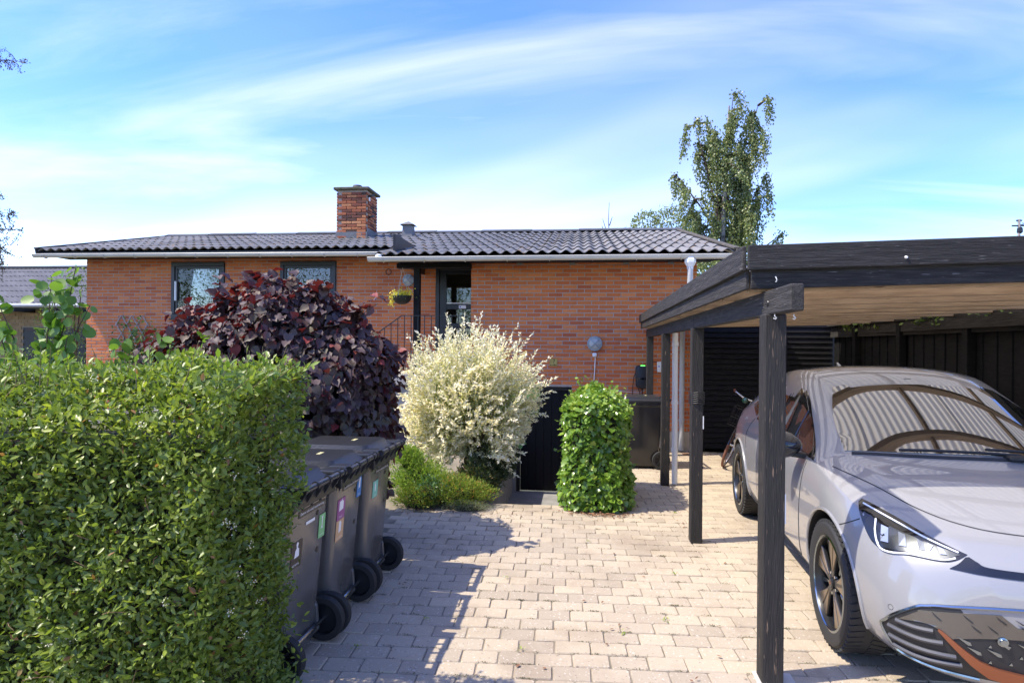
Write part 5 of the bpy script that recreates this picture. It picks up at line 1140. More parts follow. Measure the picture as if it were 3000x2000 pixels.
def hedge_face(n, face, inner=.07):
    u = rng.random(n); v = rng.random(n); dpt = np.abs(rng.normal(0, inner, n))
    if face == 'front':
        x = HX1 - (HX1 + 2.7) * 0 - u * (HX1 + 2.75) if False else HX1 - u * 1.75; z = .02 + v * (HZ - .02); y = HY0 + hn(x, z) + dpt; n0 = np.array([0, -1, 0])
        x = x + .075 * z - .10; y = y + .34 * np.clip((z - (HZ - .36)) / .36, 0, 1) ** 2
    elif face == 'frontfar': x = HX1 - 1.75 - u * 1.8; z = .02 + v * (HZ - .02); y = HY0 + hn(x, z) + dpt; n0 = np.array([0, -1, 0])
    elif face == 'top': x = HX1 - u * 3.3; y = HY0 + v * (HY1 - HY0); z = HZ + hn(x, y) + .03 * np.sin(x * 3) - dpt - .20 * np.clip(1 - v / .62, 0, 1) ** 1.6; n0 = np.array([0, 0, 1])
    elif face == 'back': x = HX1 - u * 2.2; z = .02 + v * (HZ - .02); y = HY1 - hn(x, z) - dpt; n0 = np.array([0, 1, 0])
    elif face == 'end': y = HY0 + u * (HY1 - HY0); z = .02 + v * (HZ - .02); x = HX1 + hn(y, z) - dpt + .075 * z - .10; n0 = np.array([1, 0, 0])
    P = np.stack([x, y, z], 1); Nn = n0 + rv3(n, .55) + np.array([-.25, 0, .75]); A = rv3(n, .8) + n0 * .5 + np.array([0, 0, .35 if face != 'top' else .1])
    return P, A, Nn, dpt
PP, AA, NNn, DD, RR_ = [], [], [], [], []
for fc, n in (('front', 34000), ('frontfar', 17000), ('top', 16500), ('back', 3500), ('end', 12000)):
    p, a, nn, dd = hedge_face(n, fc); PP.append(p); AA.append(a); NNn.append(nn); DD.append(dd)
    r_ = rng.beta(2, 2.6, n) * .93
    if fc == 'top': r_ = np.clip(r_ + .42 * rng.random(n), 0, .95)  # top leaves yellower: fresh growth plus sunlight put into their colour
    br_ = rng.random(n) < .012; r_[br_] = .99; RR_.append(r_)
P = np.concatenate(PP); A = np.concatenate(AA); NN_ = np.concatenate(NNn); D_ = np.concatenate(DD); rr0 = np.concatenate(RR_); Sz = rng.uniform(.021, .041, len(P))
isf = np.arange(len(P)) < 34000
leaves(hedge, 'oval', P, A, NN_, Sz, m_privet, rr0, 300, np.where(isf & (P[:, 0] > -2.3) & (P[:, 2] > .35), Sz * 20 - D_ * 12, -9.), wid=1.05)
# fresh shoots sticking out of the top
paths = []; LP, LA, LN, LS, LR = [], [], [], [], []
m_shoot = M('fresh_privet_leaf', (.2, .3, .04), .4, rnd=[(.11, .19, .025), (.20, .29, .035), (.30, .36, .06)], transl=.35)
for k in range(70):
    x = HX1 - .02 - rng.random() ** 1.2 * 1.9; y = rng.uniform(HY0 + .05, HY1); b0 = np.array([x, y, HZ - .06]); d = np.array([rng.normal(0, .35), rng.normal(-.1, .3), 1.]); L = rng.uniform(.08, .17)
    if k < 4: b0 = np.array([HX1 - .03, HY0 + .12 * k + .1, HZ - .08]); d = np.array([.9, -.1, .55]); L = .16 + .02 * k
    d /= np.linalg.norm(d); pts = [b0 + d * L * t_ + np.array([0, 0, .02 * t_ * t_]) for t_ in (0, .33, .66, 1)]; paths.append(pts)
    for q in range(int(L / .02)):
        t_ = .25 + .75 * q / (L / .02); sd = rng.normal(0, 1, 3); LP.append(b0 + d * L * t_); LA.append(d * .6 + sd * .6); LN.append(np.array([0, 0, 1.]) + rng.normal(0, .4, 3)); LS.append(rng.uniform(.03, .05)); LR.append(rng.random())
leaves(hedge, 'oval', LP, LA, LN, LS, m_shoot, LR, 0, name='shoot_leaves'); twigs('shoots', hedge, paths, m_twig, .0022, .001)
# dry twigs and small cream flower heads in the hedge face
dp = []
for k in range(46):
    x = HX1 - .1 - rng.random() * 1.3; z = rng.uniform(.3, HZ - .05); y = HY0 + rng.uniform(-.01, .05); a = rng.normal(0, 1, 3); a[1] *= .25; a /= np.linalg.norm(a); dp.append([np.array([x, y, z]), np.array([x, y, z]) + a * .05 + np.array([0, -.01, .01]), np.array([x, y, z]) + a * rng.uniform(.055, .085)])
twigs('dry_twigs', hedge, dp, M('dry_twig', (.25, .14, .08), .9), .0012, .0007, 4)
fp = []; 
for k in range(34):
    c = np.array([HX1 - .03 - rng.random() * 1.4, HY0 - .01, rng.uniform(.3, HZ)]); 
    if k % 3 == 0: c = np.array([HX1 + .02, rng.uniform(HY0, HY0 + .3), rng.uniform(.4, HZ)])
    fp.append(c + rng.normal(0, .008, (16, 3)))
fp = np.concatenate(fp); leaves(hedge, 'narrow', fp, rv3(len(fp)), rv3(len(fp)), np.full(len(fp), .007), M('cream_flower', (.62, .58, .40), .7), name='flower_heads', wid=2.5)
# ---- purple hazel
m_hazel = M('purple_hazel_leaf', (.04, .02, .03), .55, spec=.32, rnd=[(0, (.038, .023, .025)), (.35, (.070, .044, .046)), (.62, (.104, .072, .066)), (.80, (.095, .085, .055)), (.94, (.115, .068, .05)), (1, (.22, .035, .03))], transl=0)
_t = m_hazel.node_tree; _p = [n_ for n_ in _t.nodes if n_.type == 'BSDF_PRINCIPLED'][0]; _o = [n_ for n_ in _t.nodes if n_.type == 'OUTPUT_MATERIAL'][0]
_tl = N(_t, 'ShaderNodeBsdfTranslucent'); _tl.inputs[0].default_value = (.30, .02, .015, 1); _ms = N(_t, 'ShaderNodeMixShader', i_Fac=.13); LK(_t, _p.outputs[0], _ms.inputs[1]); LK(_t, _tl.outputs[0], _ms.inputs[2]); LK(_t, _ms.outputs[0], _o.inputs[0])
haz = thing('purple_hazel_bush', 'large dark purple leaved bush behind the wheelie bins', 'bush', (-2.56, 4.98, 0))
ELL = [(-2.50, 4.976, 1.279, 0.93, 0.707, 0.856), (-2.60, 4.929, 1.66, 0.67, 0.53, 0.53), (-2.03, 4.929, 1.047, 0.45, 0.486, 0.883), (-2.08, 4.883, 1.465, 0.45, 0.442, 0.446), (-3.209, 5.022, 1.465, 0.577, 0.486, 0.419), (-2.60, 4.929, 1.87, 0.42, 0.353, 0.307), (-2.697, 4.929, 0.675, 0.837, 0.53, 0.558)]
def ell_shell(ELL, n, rng_in=(.82, 1.06)):
    w = np.array([e[3] * e[4] + e[3] * e[5] + e[4] * e[5] for e in ELL]); w /= w.sum(); ch = rng.choice(len(ELL), n, p=w); E = np.array(ELL)[ch]
    d = unit(rv3(n)); r = rng.uniform(*rng_in, n); P = E[:, :3] + d * E[:, 3:6] * r[:, None]; out = unit(d / E[:, 3:6]); keep = np.ones(n, bool)
    for e in ELL:
        q = ((P - np.array(e[:3])) / np.array(e[3:6])); keep &= (q ** 2).sum(1) > .62
    keep &= P[:, 2] > .03
    return P[keep], out[keep], r[keep]
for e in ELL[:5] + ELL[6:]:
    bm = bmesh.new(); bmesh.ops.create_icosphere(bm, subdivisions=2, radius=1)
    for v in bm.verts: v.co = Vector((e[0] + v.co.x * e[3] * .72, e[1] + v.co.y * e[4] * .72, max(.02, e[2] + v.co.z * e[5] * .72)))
    me = bpy.data.meshes.new('shade_core'); bm.to_mesh(me); bm.free(); link('inner_shade_core', me, M('hazel_core', (.012, .010, .008), 1.), haz)  # dark blobs stand in for the shade inside the bush
P, O, r = ell_shell(ELL, 21000)
lum = .10 * np.sin(P[:, 0] * 6.3 + 1) * np.sin(P[:, 2] * 5.7) + .06 * np.sin(P[:, 0] * 13 + P[:, 2] * 11) ; P = P + O * lum[:, None]
n = len(P); A = O * .55 + rv3(n, .40) + np.array([0, 0, -.55]); Nn = O * .8 + np.array([0, 0, .55]) + rv3(n, .42); Sz = rng.uniform(.038, .086, n)
tip = (P[:, 2] > 1.9) | (r > 1.03); rn = np.where(tip & (rng.random(n) < .16), rng.uniform(.90, .999, n), rng.beta(2, 2, n) * .90); rn = np.where((P[:, 2] < 1.2) & (rng.random(n) < .35), rng.uniform(.68, .84, n), rn)
leaves(haz, 'hazel', P, A, Nn, Sz, m_hazel, rn, 300, np.where((P[:, 1] < 4.85) & (P[:, 2] > 1.15) & (O[:, 1] < -.2), Sz * 10 + r, -9))
# stray outer sprays
LP, LA, LN, LS, LR, paths = [], [], [], [], [], []
extra = [((e_[0] / .93, e_[1] / .93, e_[2] / .93 - .1258), dd_, .20) for e_, dd_ in [((-2.5 + .7 * math.cos(a_) , 4.75, 1.45 + .62 * math.sin(a_)), (math.cos(a_), -.2, math.sin(a_) + .2)) for a_ in rng.uniform(.1, 3.0, 16)]]
for b0, d, L in (*extra, ((-3.9, 5.2, 1.45), (-1, -.1, .35), .42), ((-3.95, 5.2, 1.62), (-1, 0, .45), .40), ((-3.8, 5.2, 1.75), (-.8, 0, .75), .35), ((-3.2, 5.2, 1.98), (-.35, 0, 1), .28), ((-2.95, 5.2, 2.1), (-.1, 0, 1), .16), ((-2.45, 5.2, 2.02), (.2, 0, 1), .20), ((-2.0, 5.1, 1.85), (.6, 0, .6), .32), ((-1.75, 5.1, 1.55), (.9, -.1, .35), .24), ((-3.95, 5.1, 1.2), (-1, -.1, .1), .35), ((-1.78, 4.9, .7), (.5, -.1, -.2), .2)):
    b0 = np.array(b0) * .93 + np.array([.42 if b0[0] < -3.7 else 0, 0, .117]); d = np.array(d, float); d /= np.linalg.norm(d); pts = [b0 + d * L * t_ + np.array([0, 0, -.05 * t_ * t_]) for t_ in np.linspace(-.6, 1, 5)]; paths.append(pts)
    for q in range(11):
        t_ = q / 10; LP.append(b0 + d * L * t_ + rng.normal(0, .02, 3)); LA.append(d * .3 + rng.normal(0, .6, 3) + np.array([0, 0, -.3])); LN.append(np.array([0, -.5, 1]) + rng.normal(0, .4, 3)); LS.append(rng.uniform(.07, .12)); LR.append(rng.choice([rng.uniform(.9, .999), rng.uniform(.1, .6)], p=[.22, .78]))
leaves(haz, 'hazel', LP, LA, LN, LS, m_hazel, LR, name='outer_sprays'); twigs('twigs', haz, paths, m_bark, .006, .002)
twigs('stems', haz, [[np.array([-2.5 + .1 * k, 4.98, 0]), np.array([-2.5 + .20 * (k - 3), 4.98 + .1 * (k % 3 - 1), .8]), np.array([-2.5 + .22 * (k - 3), 4.95, 1.6])] for k in range(7)], m_bark, .03, .01, 6)
# ---- dappled willow
m_wil = M('dappled_willow_leaf', (.6, .6, .4), .5, rnd=[(0, (.15, .21, .04)), (.16, (.30, .34, .10)), (.30, (.62, .60, .28)), (.50, (.84, .78, .50)), (.85, (.86, .80, .58)), (1, (.85, .76, .56))], transl=.25)
wil = thing('dappled_willow', 'cream and pink variegated willow shrub in front of the entrance', 'shrub', (-1.18, 6.85, 0))
c0 = np.array([-1.27, 6.95, .98]); LP, LA, LN, LS, LR, paths = [], [], [], [], [], []
for k in range(1150):
    th_ = rng.uniform(0, 2 * math.pi); el = rng.uniform(-.85, 1.0); dxy = math.sqrt(max(0, 1 - el * el))
    d = np.array([dxy * math.cos(th_), dxy * math.sin(th_), el]); 
    ax_ = np.array([.82, .58, .90 if el > 0 else .80]) * (1 + .13 * math.sin(3 * th_ + 4 * el) + .08 * math.sin(7 * th_ - 5 * el)); end = c0 + d * ax_ * rng.uniform(.86, 1.08)
    if rng.random() < .10 and el > .1: end = c0 + d * ax_ * rng.uniform(1.12, 1.34)
    if end[2] < .18: continue
    st0 = c0 + np.array([rng.normal(0, .05), rng.normal(0, .05), -.55 + .25 * rng.random()]); mid = st0 * .45 + end * .55 + d * .10 + np.array([0, 0, .12]) + rng.normal(0, .09, 3)
    pts = [st0 * (1 - t_) ** 2 + 2 * mid * t_ * (1 - t_) + end * t_ * t_ for t_ in np.linspace(0, 1, 7)]; paths.append(pts)
    nl = rng.integers(34, 48)
    for q in range(nl):
        t_ = .42 + .58 * (q / nl) ** .9; p = st0 * (1 - t_) ** 2 + 2 * mid * t_ * (1 - t_) + end * t_ * t_; tg = 2 * (1 - t_) * (mid - st0) + 2 * t_ * (end - mid); tg /= np.linalg.norm(tg)
        LP.append(p); LA.append(tg * .8 + rng.normal(0, .55, 3)); LN.append(np.array([0, -.4, .8]) + rng.normal(0, .6, 3)); LS.append(rng.uniform(.030, .054)); LR.append(np.clip((t_ - .40) * 1.75 + rng.normal(.12, .17), .01, .99))
di = unit(rv3(7000)) * (rng.random((7000, 1)) ** .4) * np.array([.60, .42, .68]) * .92; LP += list(c0 + di); LA += list(rv3(7000)); LN += list(rv3(7000)); LS += list(rng.uniform(.03, .05, 7000)); LR += list(rng.beta(1.5, 4, 7000))
leaves(wil, 'narrow', LP, LA, LN, LS, m_wil, LR, wid=1.65); twigs('shoots', wil, paths, M('willow_twig', (.30, .26, .10), .7), .0022, .0009, 4)
twigs('stems', wil, [[np.array([-1.2 + rng.normal(0, .03), 6.85 + rng.normal(0, .03), 0]), np.array([-1.2 + rng.normal(0, .06), 6.85 + rng.normal(0, .06), .35]), np.array([-1.2 + rng.normal(0, .25), 6.85 + rng.normal(0, .2), .95])] for k in range(9)], m_bark, .028, .008, 6)
# ---- ivy block
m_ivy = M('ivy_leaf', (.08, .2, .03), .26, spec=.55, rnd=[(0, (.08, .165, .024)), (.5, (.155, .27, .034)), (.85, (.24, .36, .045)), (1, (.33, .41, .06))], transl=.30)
ivy = thing('ivy_block', 'clipped rounded block of glossy ivy beside the cellar door', 'ivy', (.21, 6.75, 0))
def ivy_surf(n):
    a = rng.uniform(0, 2 * math.pi, n); v = rng.random(n); top = rng.random(n) < .28
    cx_, cy_, hx, hy = .205, 6.72, .365, .60
    ca, sa = np.cos(a), np.sin(a); k = (np.abs(ca) ** 4 + np.abs(sa) ** 4) ** -.25; rad = np.where(top, np.sqrt(rng.random(n)), 1.)
    x = cx_ + hx * k * ca * rad; y = cy_ + hy * k * sa * rad
    zt = 1.20 - .13 * ((x - cx_) / hx) ** 2 - .10 * np.clip((cy_ - y) / hy, 0, 1) ** 2 + .03 * np.sin(x * 9) + .02 * np.sin(y * 13)
    z = np.where(top, zt, .03 + v * (zt - .05)); bl = np.where(top, 0, .035 * np.sin(z * 6 + 1) - .03 * (z > zt - .15)); x += bl * ca; y += bl * sa
    nn = np.stack([np.where(top, (x - cx_) * .9, k * ca), np.where(top, (y - cy_) * .5, k * sa), np.where(top, 1., .25)], 1)
    return np.stack([x, y, z], 1), unit(nn)
P, O = ivy_surf(9000); dd = np.abs(rng.normal(0, .035, len(P))) + .045 * (np.sin(P[:, 0] * 17 + P[:, 2] * 9) * np.sin(P[:, 2] * 13 - P[:, 1] * 11) > .45); P = P - O * dd[:, None] + rv3(len(P), .008)
n = len(P); A = O * .25 + rv3(n, .45) + np.array([0, 0, -.55]); Nn = O + rv3(n, .38) + np.array([0, 0, .25]); Sz = rng.uniform(.024, .050, n) + .026 * (rng.random(n) < .22)
leaves(ivy, 'ivy', P, A, Nn, Sz, m_ivy, np.clip(rng.beta(2.2, 2.4, n) + .22 * (P[:, 2] > 1.0), 0, .99), 300, np.where(O[:, 1] < -.3, Sz * 20 - dd * 15, -9))  # leaf colour lightened near the top, paints the light falling there
mbc = MB(); mbc.box(-.06, .47, 6.22, 7.22, .02, .98).build('inner_shade_core', m_core, ivy, bevel=.08, seg=2)  # dark block for the shade behind the ivy leaves
lit = rng.normal(0, 1, (240, 3)) * np.array([.18, .05, 0]) + np.array([.25, 6.06, .006]); leaves(ivy, 'oval', lit, rv3(240) * np.array([1, 1, .1]), np.tile([0, 0, 1.], (240, 1)) + rv3(240, .2), rng.uniform(.02, .045, 240), M('dead_leaf', (.22, .10, .05), .8, rnd=[(.14, .07, .035), (.28, .14, .07)]), name='leaf_litter')
sp = [np.array([.26, YF - .01, 1.14 + .02 * k]) + rng.normal(0, .02, 3) * np.array([1, 0, 1]) for k in range(9)]; leaves(ivy, 'oval', sp, rv3(9), np.tile([0, -1., .3], (9, 1)), np.full(9, .03), m_ivy, name='wall_sprig')
LP, LA, LN, LS, paths = [], [], [], [], []
for k in range(46):      # stray ivy shoots
    p, o_ = ivy_surf(1); p = p[0]; o_ = o_[0]
    if p[2] < .3: continue
    d = o_ + rng.normal(0, .5, 3) + np.array([0, 0, .35]); d /= np.linalg.norm(d); L = rng.uniform(.05, .15); paths.append([p, p + d * L * .5, p + d * L])
    for q in range(4): LP.append(p + d * L * (.4 + .2 * q)); LA.append(d * .4 + rng.normal(0, .6, 3)); LN.append(np.array([0, -.4, .8]) + rng.normal(0, .4, 3)); LS.append(rng.uniform(.022, .042))
leaves(ivy, 'ivy', LP, LA, LN, LS, m_ivy, rng.uniform(.5, .99, len(LP)), name='stray_shoots'); twigs('tendrils', ivy, paths, m_twig, .0018, .001, 4)
# ---- low plants in the bed by the drive
def mound(name, label, cat, c, ax, n, size, mat, kind='needle', group=None, wid=1., rn=None, upw=.5, coremat=None):
    t_ = thing(name, label, cat, (c[0], c[1], 0), 0, group); c = np.array(c); ax = np.array(ax); d = unit(rv3(n)); d[:, 2] = np.abs(d[:, 2]) * 1.0 - .12; lump = 1 + .12 * np.sin(d[:, 0] * 9 + c[0] * 5) * np.cos(d[:, 1] * 8) + .10 * np.sin(d[:, 2] * 11 + d[:, 0] * 6)
    r = rng.uniform(.50, 1.04, n) * lump; P = c + d * ax * r[:, None]; P[:, 2] = np.maximum(P[:, 2], .01); O = unit(d / ax)
    A = O * .9 + rv3(n, .5) + np.array([0, 0, upw]); leaves(t_, kind, P, A, O + rv3(n, .6), rng.uniform(size * .7, size * 1.2, n), mat, (np.clip(rn(P, r), 0, .999) if rn else None), wid=wid)
    bm = bmesh.new(); bmesh.ops.create_icosphere(bm, subdivisions=3, radius=1)
    for v in bm.verts: v.co = Vector((c[0] + v.co.x * ax[0] * .55, c[1] + v.co.y * ax[1] * .55, max(.005, c[2] + v.co.z * ax[2] * .55)))
    me = bpy.data.meshes.new('inner_shade_core'); bm.to_mesh(me); bm.free(); link('inner_shade_core', me, coremat or m_core, t_); return t_  # dark inner blob, shade of the plant put in as a solid
m_con = M('dwarf_conifer_green', (.08, .14, .02), .6, rnd=[(.11, .21, .03), (.18, .30, .038), (.28, .38, .05), (.34, .40, .08)], transl=.38)
m_hea = M('heather_green', (.12, .16, .03), .65, rnd=[(0, (.12, .19, .028)), (.5, (.22, .30, .042)), (.88, (.33, .36, .06)), (1, (.50, .22, .07))], transl=.38)
m_jun = M('dark_juniper', (.05, .07, .03), .65, rnd=[(0, (.035, .06, .02)), (.6, (.075, .10, .033)), (.85, (.14, .15, .055)), (1, (.24, .15, .06))], transl=.3)
m_gls = M('glossy_small_leaf', (.07, .16, .05), .25, spec=.6, rnd=[(.05, .12, .04), (.10, .20, .06), (.17, .26, .10)], transl=.2)
m_sil = M('silver_green_leaf', (.25, .28, .15), .6, rnd=[(.17, .20, .10), (.32, .33, .18)], transl=.15)
mound('dwarf_conifer', 'little round bright green conifer ball beside the purple bush', 'conifer', (-1.82, 6.35, .42), (.16, .15, .18), 3400, .032, m_con, 'narrow', group=None)
mound('dwarf_conifer', 'low spreading bright green conifer under the willow', 'conifer', (-1.70, 6.35, .16), (.36, .30, .33), 7000, .036, m_con, 'narrow')
mound('heather', 'green heather mound with rusty tips at the paving edge', 'heather', (-1.26, 6.20, .08), (.40, .24, .27), 7500, .034, m_hea, 'narrow')
mound('heather', 'small olive heather tuft next to the dwarf conifer', 'heather', (-1.66, 6.08, .05), (.24, .16, .20), 3200, .034, m_hea, 'narrow')
mound('periwinkle', 'glossy small leaved ground cover between conifer and heather', 'ground cover', (-1.52, 6.12, .13), (.22, .17, .20), 900, .032, m_gls, 'oval')
mound('thyme_cushion', 'silvery grey green cushion plant spilling over the paving edge', 'ground cover', (-1.12, 6.03, .02), (.26, .10, .085), 2600, .018, m_sil, 'narrow')
mound('juniper', 'dark juniper hanging beside the cellar steps', 'juniper', (-1.02, 7.2, .20), (.27, .80, .50), 13000, .060, m_jun, 'narrow', rn=lambda P, r: rng.beta(2, 2.4, len(P)) * .9 + (P[:, 2] < .15) * .2 * rng.random(len(P)))
mound('juniper', 'olive juniper tuft at the driveway corner of the cellar steps', 'juniper', (-1.10, 6.52, .10), (.24, .22, .36), 4200, .055, m_jun, 'narrow')
# ---- big leaved vine by the cellar door
m_vine = M('pale_green_big_leaf', (.10, .2, .06), .5, rnd=[(.05, .12, .035), (.09, .19, .055), (.14, .26, .08)], transl=.3)
vine = thing('climbing_vine', 'large scalloped pale green leaves beside the cellar door', 'vine', (-1.05, 8.9, .3))
LP = [(-.86, 8.8, 1.10), (-.90, 8.75, 1.02), (-.74, 8.8, .92), (-.66, 8.85, .84), (-.96, 8.7, .82), (-.78, 8.8, .62), (-.95, 8.7, .55), (-1.0, 8.7, .40), (-1.02, 8.65, .66), (-.98, 8.7, .95), (-1.05, 8.6, .25), (-.90, 8.75, .30), (-1.05, 8.6, 1.05), (-1.1, 8.5, .85)]
n = len(LP); leaves(vine, 'lobed', LP, np.stack([rng.normal(.3, .5, n), rng.normal(-.2, .2, n), rng.normal(-.5, .3, n)], 1), np.stack([rng.normal(0, .35, n), rng.normal(-.8, .2, n), rng.normal(.5, .3, n)], 1), rng.uniform(.15, .22, n), m_vine, n_ind=n)
twigs('stems', vine, [[np.array([-1.08, 8.8, .0]), np.array([-1.06, 8.8, .5]), np.array([-.95, 8.8, .95])]] + [[np.array([-1.04, 8.8, p[2] - .1]), np.array(p)] for p in LP], m_twig, .006, .003, 5)
# ---- round leaved shrub behind the hedge on the left
m_round = M('round_fresh_leaf', (.12, .22, .03), .5, rnd=[(.085, .17, .022), (.13, .235, .03), (.18, .30, .045)], transl=.38)
rs = thing('round_leaved_shrub', 'upright shoots with big round fresh green leaves behind the hedge', 'shrub', (-4.3, 4.5, 0))
LP, LA, LN, LS, paths = [], [], [], [], []
for base, tipp, nl, sd in (((-4.36, 4.5, 1.35), (-4.12, 4.5, 2.30), 74, .08), ((-4.36, 4.45, 1.4), (-4.34, 4.5, 2.22), 62, .08), ((-4.55, 4.5, 1.3), (-4.86, 4.5, 2.06), 26, .06), ((-4.3, 4.5, 1.45), (-3.99, 4.5, 1.98), 12, .04), ((-4.6, 4.4, 1.3), (-4.72, 4.4, 1.78), 20, .06), ((-4.2, 4.4, 1.3), (-4.1, 4.4, 1.72), 22, .10), ((-3.75, 4.5, 1.3), (-3.68, 4.5, 1.72), 16, .05), ((-3.35, 4.5, 1.3), (-3.25, 4.5, 1.74), 18, .07), ((-3.05, 4.5, 1.3), (-2.95, 4.5, 1.75), 18, .07), ((-4.5, 4.4, 1.2), (-4.4, 4.4, 1.6), 22, .15)):
    a, b = np.array(base), np.array(tipp); paths.append([np.array([a[0], a[1], 0]), a, (a + b) / 2 + rng.normal(0, .02, 3), b])
    for q in range(nl):
        t_ = (q + .5) / nl; LP.append(a + (b - a) * t_ + rng.normal(0, sd * .6, 3)); o_ = rng.normal(0, 1, 3); LA.append(o_ * np.array([1, .7, .3]) + np.array([0, 0, -.5])); LN.append(np.array([0, -.8, .4]) + rng.normal(0, .45, 3)); LS.append(rng.uniform(.055, .10))
leaves(rs, 'round', LP, LA, LN, LS, m_round, None, 300, np.ones(len(LP))); twigs('stems', rs, paths, m_bark, .009, .003, 5)
# ---- climber at the foot of the trellis, shrubs along the left wall, low hedge beyond
m_bush = M('light_bush_leaf', (.12, .2, .04), .5, rnd=[(.06, .12, .022), (.12, .20, .035), (.21, .29, .06)], transl=.3)
cl = thing('wall_climber', 'green climbing plant at the foot of the trellis', 'climber', (-8.9, 11.2, 0))
P = np.array([-8.82, 11.15, 1.5]) + rv3(700) * np.array([.26, .08, .26]); leaves(cl, 'oval', P, rv3(700) + np.array([0, 0, .3]), rv3(700, .5) + np.array([0, -.6, .6]), rng.uniform(.05, .09, 700), m_bush, wid=1.5)
twigs('stems', cl, [[np.array([-8.85, 11.2, 0]), np.array([-8.85 + .1 * k, 11.2, .9]), np.array([-8.85 + .14 * k, 11.15, 1.8])] for k in (-1, 0, 1)], m_bark, .012, .004)
def leafy(name, label, cat, c, ELL, n, size, mat, kind='oval', stem=True, group=None):
    t_ = thing(name, label, cat, c, 0, group); P, O, r = ell_shell(ELL, n, (.45, 1.08)); k = len(P)
    leaves(t_, kind, P, rv3(k, .7) + O * .3, O * .4 + rv3(k, .5) + np.array([0, 0, .5]), rng.uniform(size * .7, size * 1.25, k), mat, name='crown')
    if stem: twigs('trunk', t_, [[np.array([c[0], c[1], 0]), np.array([c[0], c[1], .6])]] + [[np.array([c[0], c[1], .4]), np.array(e[:3])] for e in ELL], m_bark, .03, .008, 6)
    return t_
leafy('small_tree', 'loose light green small tree beside the left house corner', 'tree', (-11.6, 12.6, 0), [(-11.55, 12.6, 2.6, .55, .5, .65), (-11.9, 12.6, 2.0, .5, .5, .6), (-11.3, 12.5, 3.0, .35, .3, .4), (-12.1, 12.6, 2.7, .25, .3, .4), (-11.5, 12.4, 1.4, .5, .4, .5), (-12.2, 12.4, 1.2, .5, .5, .4)], 5200, .06, m_bush)
leafy('low_hedge', 'low light green hedge beyond the round leaved shrub', 'hedge', (-9.2, 9.4, 0), [(-9.4 + .7 * k, 9.4 + .06 * (k % 3), .75 + .05 * (k % 2), .55, .45, .72) for k in range(-2, 6)], 9000, .05, m_bush, stem=False)
leafy('low_shrub', 'low green shrub in front of the trellis', 'shrub', (-6.8, 9.9, 0), [(-6.9, 9.9, .85, .5, .4, .75), (-6.2, 9.9, .7, .5, .4, .7)], 2600, .055, m_bush)
# weeds on the drive
wd2 = []
for (x, y) in ((.72, 4.55), (.28, 3.55), (.55, 3.75), (-.5, 4.3), (1.0, 6.2), (.1, 5.2), (-.9, 3.6), (1.25, 7.7), (1.12, 7.62), (1.05, 7.72), (-1.2, 3.2), (-.3, 3.3)): wd2.append(np.array([x, y, .0]) + rng.normal(0, .012, (9, 3)) * np.array([1, 1, .3]))
P = np.abs(np.concatenate(wd2)) * np.sign(np.concatenate(wd2)); P[:, 2] = np.abs(P[:, 2]); o_ = leaves(drive, 'oval', P, rv3(len(P)) + np.array([0, 0, .6]), rv3(len(P), .4) + np.array([0, 0, 1]), rng.uniform(.010, .022, len(P)), m_con, name='weeds')
LP = np.concatenate([np.stack([rng.uniform(-1.3, 1.2, 46), rng.uniform(2.9, 6.0, 46), np.full(46, .006)], 1), np.stack([rng.normal(-1.2, .5, 70), rng.normal(5.93, .07, 70), np.full(70, .006)], 1), np.stack([rng.uniform(.6, 2.0, 36), rng.uniform(7.6, 9.8, 36), np.full(36, .006)], 1)])
n = len(LP); leaves(drive, 'oval', LP, rv3(n) * np.array([1, 1, .15]), np.tile([0, 0, 1.], (n, 1)) + rv3(n, .25), rng.uniform(.012, .036, n), M('dead_leaf', (.22, .10, .05), .8), name='fallen_leaves', wid=1.3)
# moss in the paving joints
mo = []
for k in range(420):
    r_ = rng.integers(18, 47); c_ = rng.integers(-8, 12); u = c_ * PA + (PA / 2 if r_ % 2 == 0 else 0) + .03; v = (r_ + .5) * PB; t_ = rng.uniform(-.07, .07)
    x, y = (u + t_) * ct - v * st, (u + t_) * st + v * ct + .02
    if x < -1.3 or (x > -.95 and y > 6.3) or y > 6.3: continue
    mo.append(np.array([x, y, -.002]) + rng.normal(0, 1, (26, 3)) * np.array([.022, .0022, .0012]))
mo = np.concatenate(mo); n = len(mo); leaves(drive, 'needle', mo, rv3(n) + np.array([0, 0, .5]), rv3(n), rng.uniform(.004, .009, n), M('joint_moss', (.07, .08, .025), .9, rnd=[(.05, .06, .02), (.10, .11, .035), (.13, .10, .05)]), name='moss', wid=3.)
# hanging basket
hbk = thing('hanging_basket', 'black hanging basket of yellow flowers on the porch', 'hanging basket', (-2.93, 9.72, 2.36))
MB().lathe([(0, 0), (.06, .008), (.11, .035), (.145, .08), (.158, .135), (.163, .138), (.160, .145), (.150, .14), (.10, .12), (0, .12)], None, 24).build('basket', M('black_woven_plastic', (.012, .012, .012), .5, bump=.8, bscale=60, bdist=.01), hbk, smooth=True, world=False)
for k in range(3):
    a = 2 * math.pi * k / 3 + .4; MB().tube([(.155 * math.cos(a), .155 * math.sin(a), .14), (0, .02, .62)], .003, 5).build('cord', M('pale_cord', (.55, .50, .45), .8), hbk, world=False)
m_yel = M('yellow_flower', (.75, .60, .03), .6, rnd=[(.60, .58, .10), (.78, .62, .02), (.80, .70, .05)], transl=.2)
cb_ = np.array([-2.93, 9.72, 2.50]); P = cb_ + rv3(420) * np.array([.075, .06, .035]) + np.array([0, 0, .03]); P2 = cb_ + np.array([-.15, -.03, -.05]) + rv3(90) * np.array([.035, .03, .06])
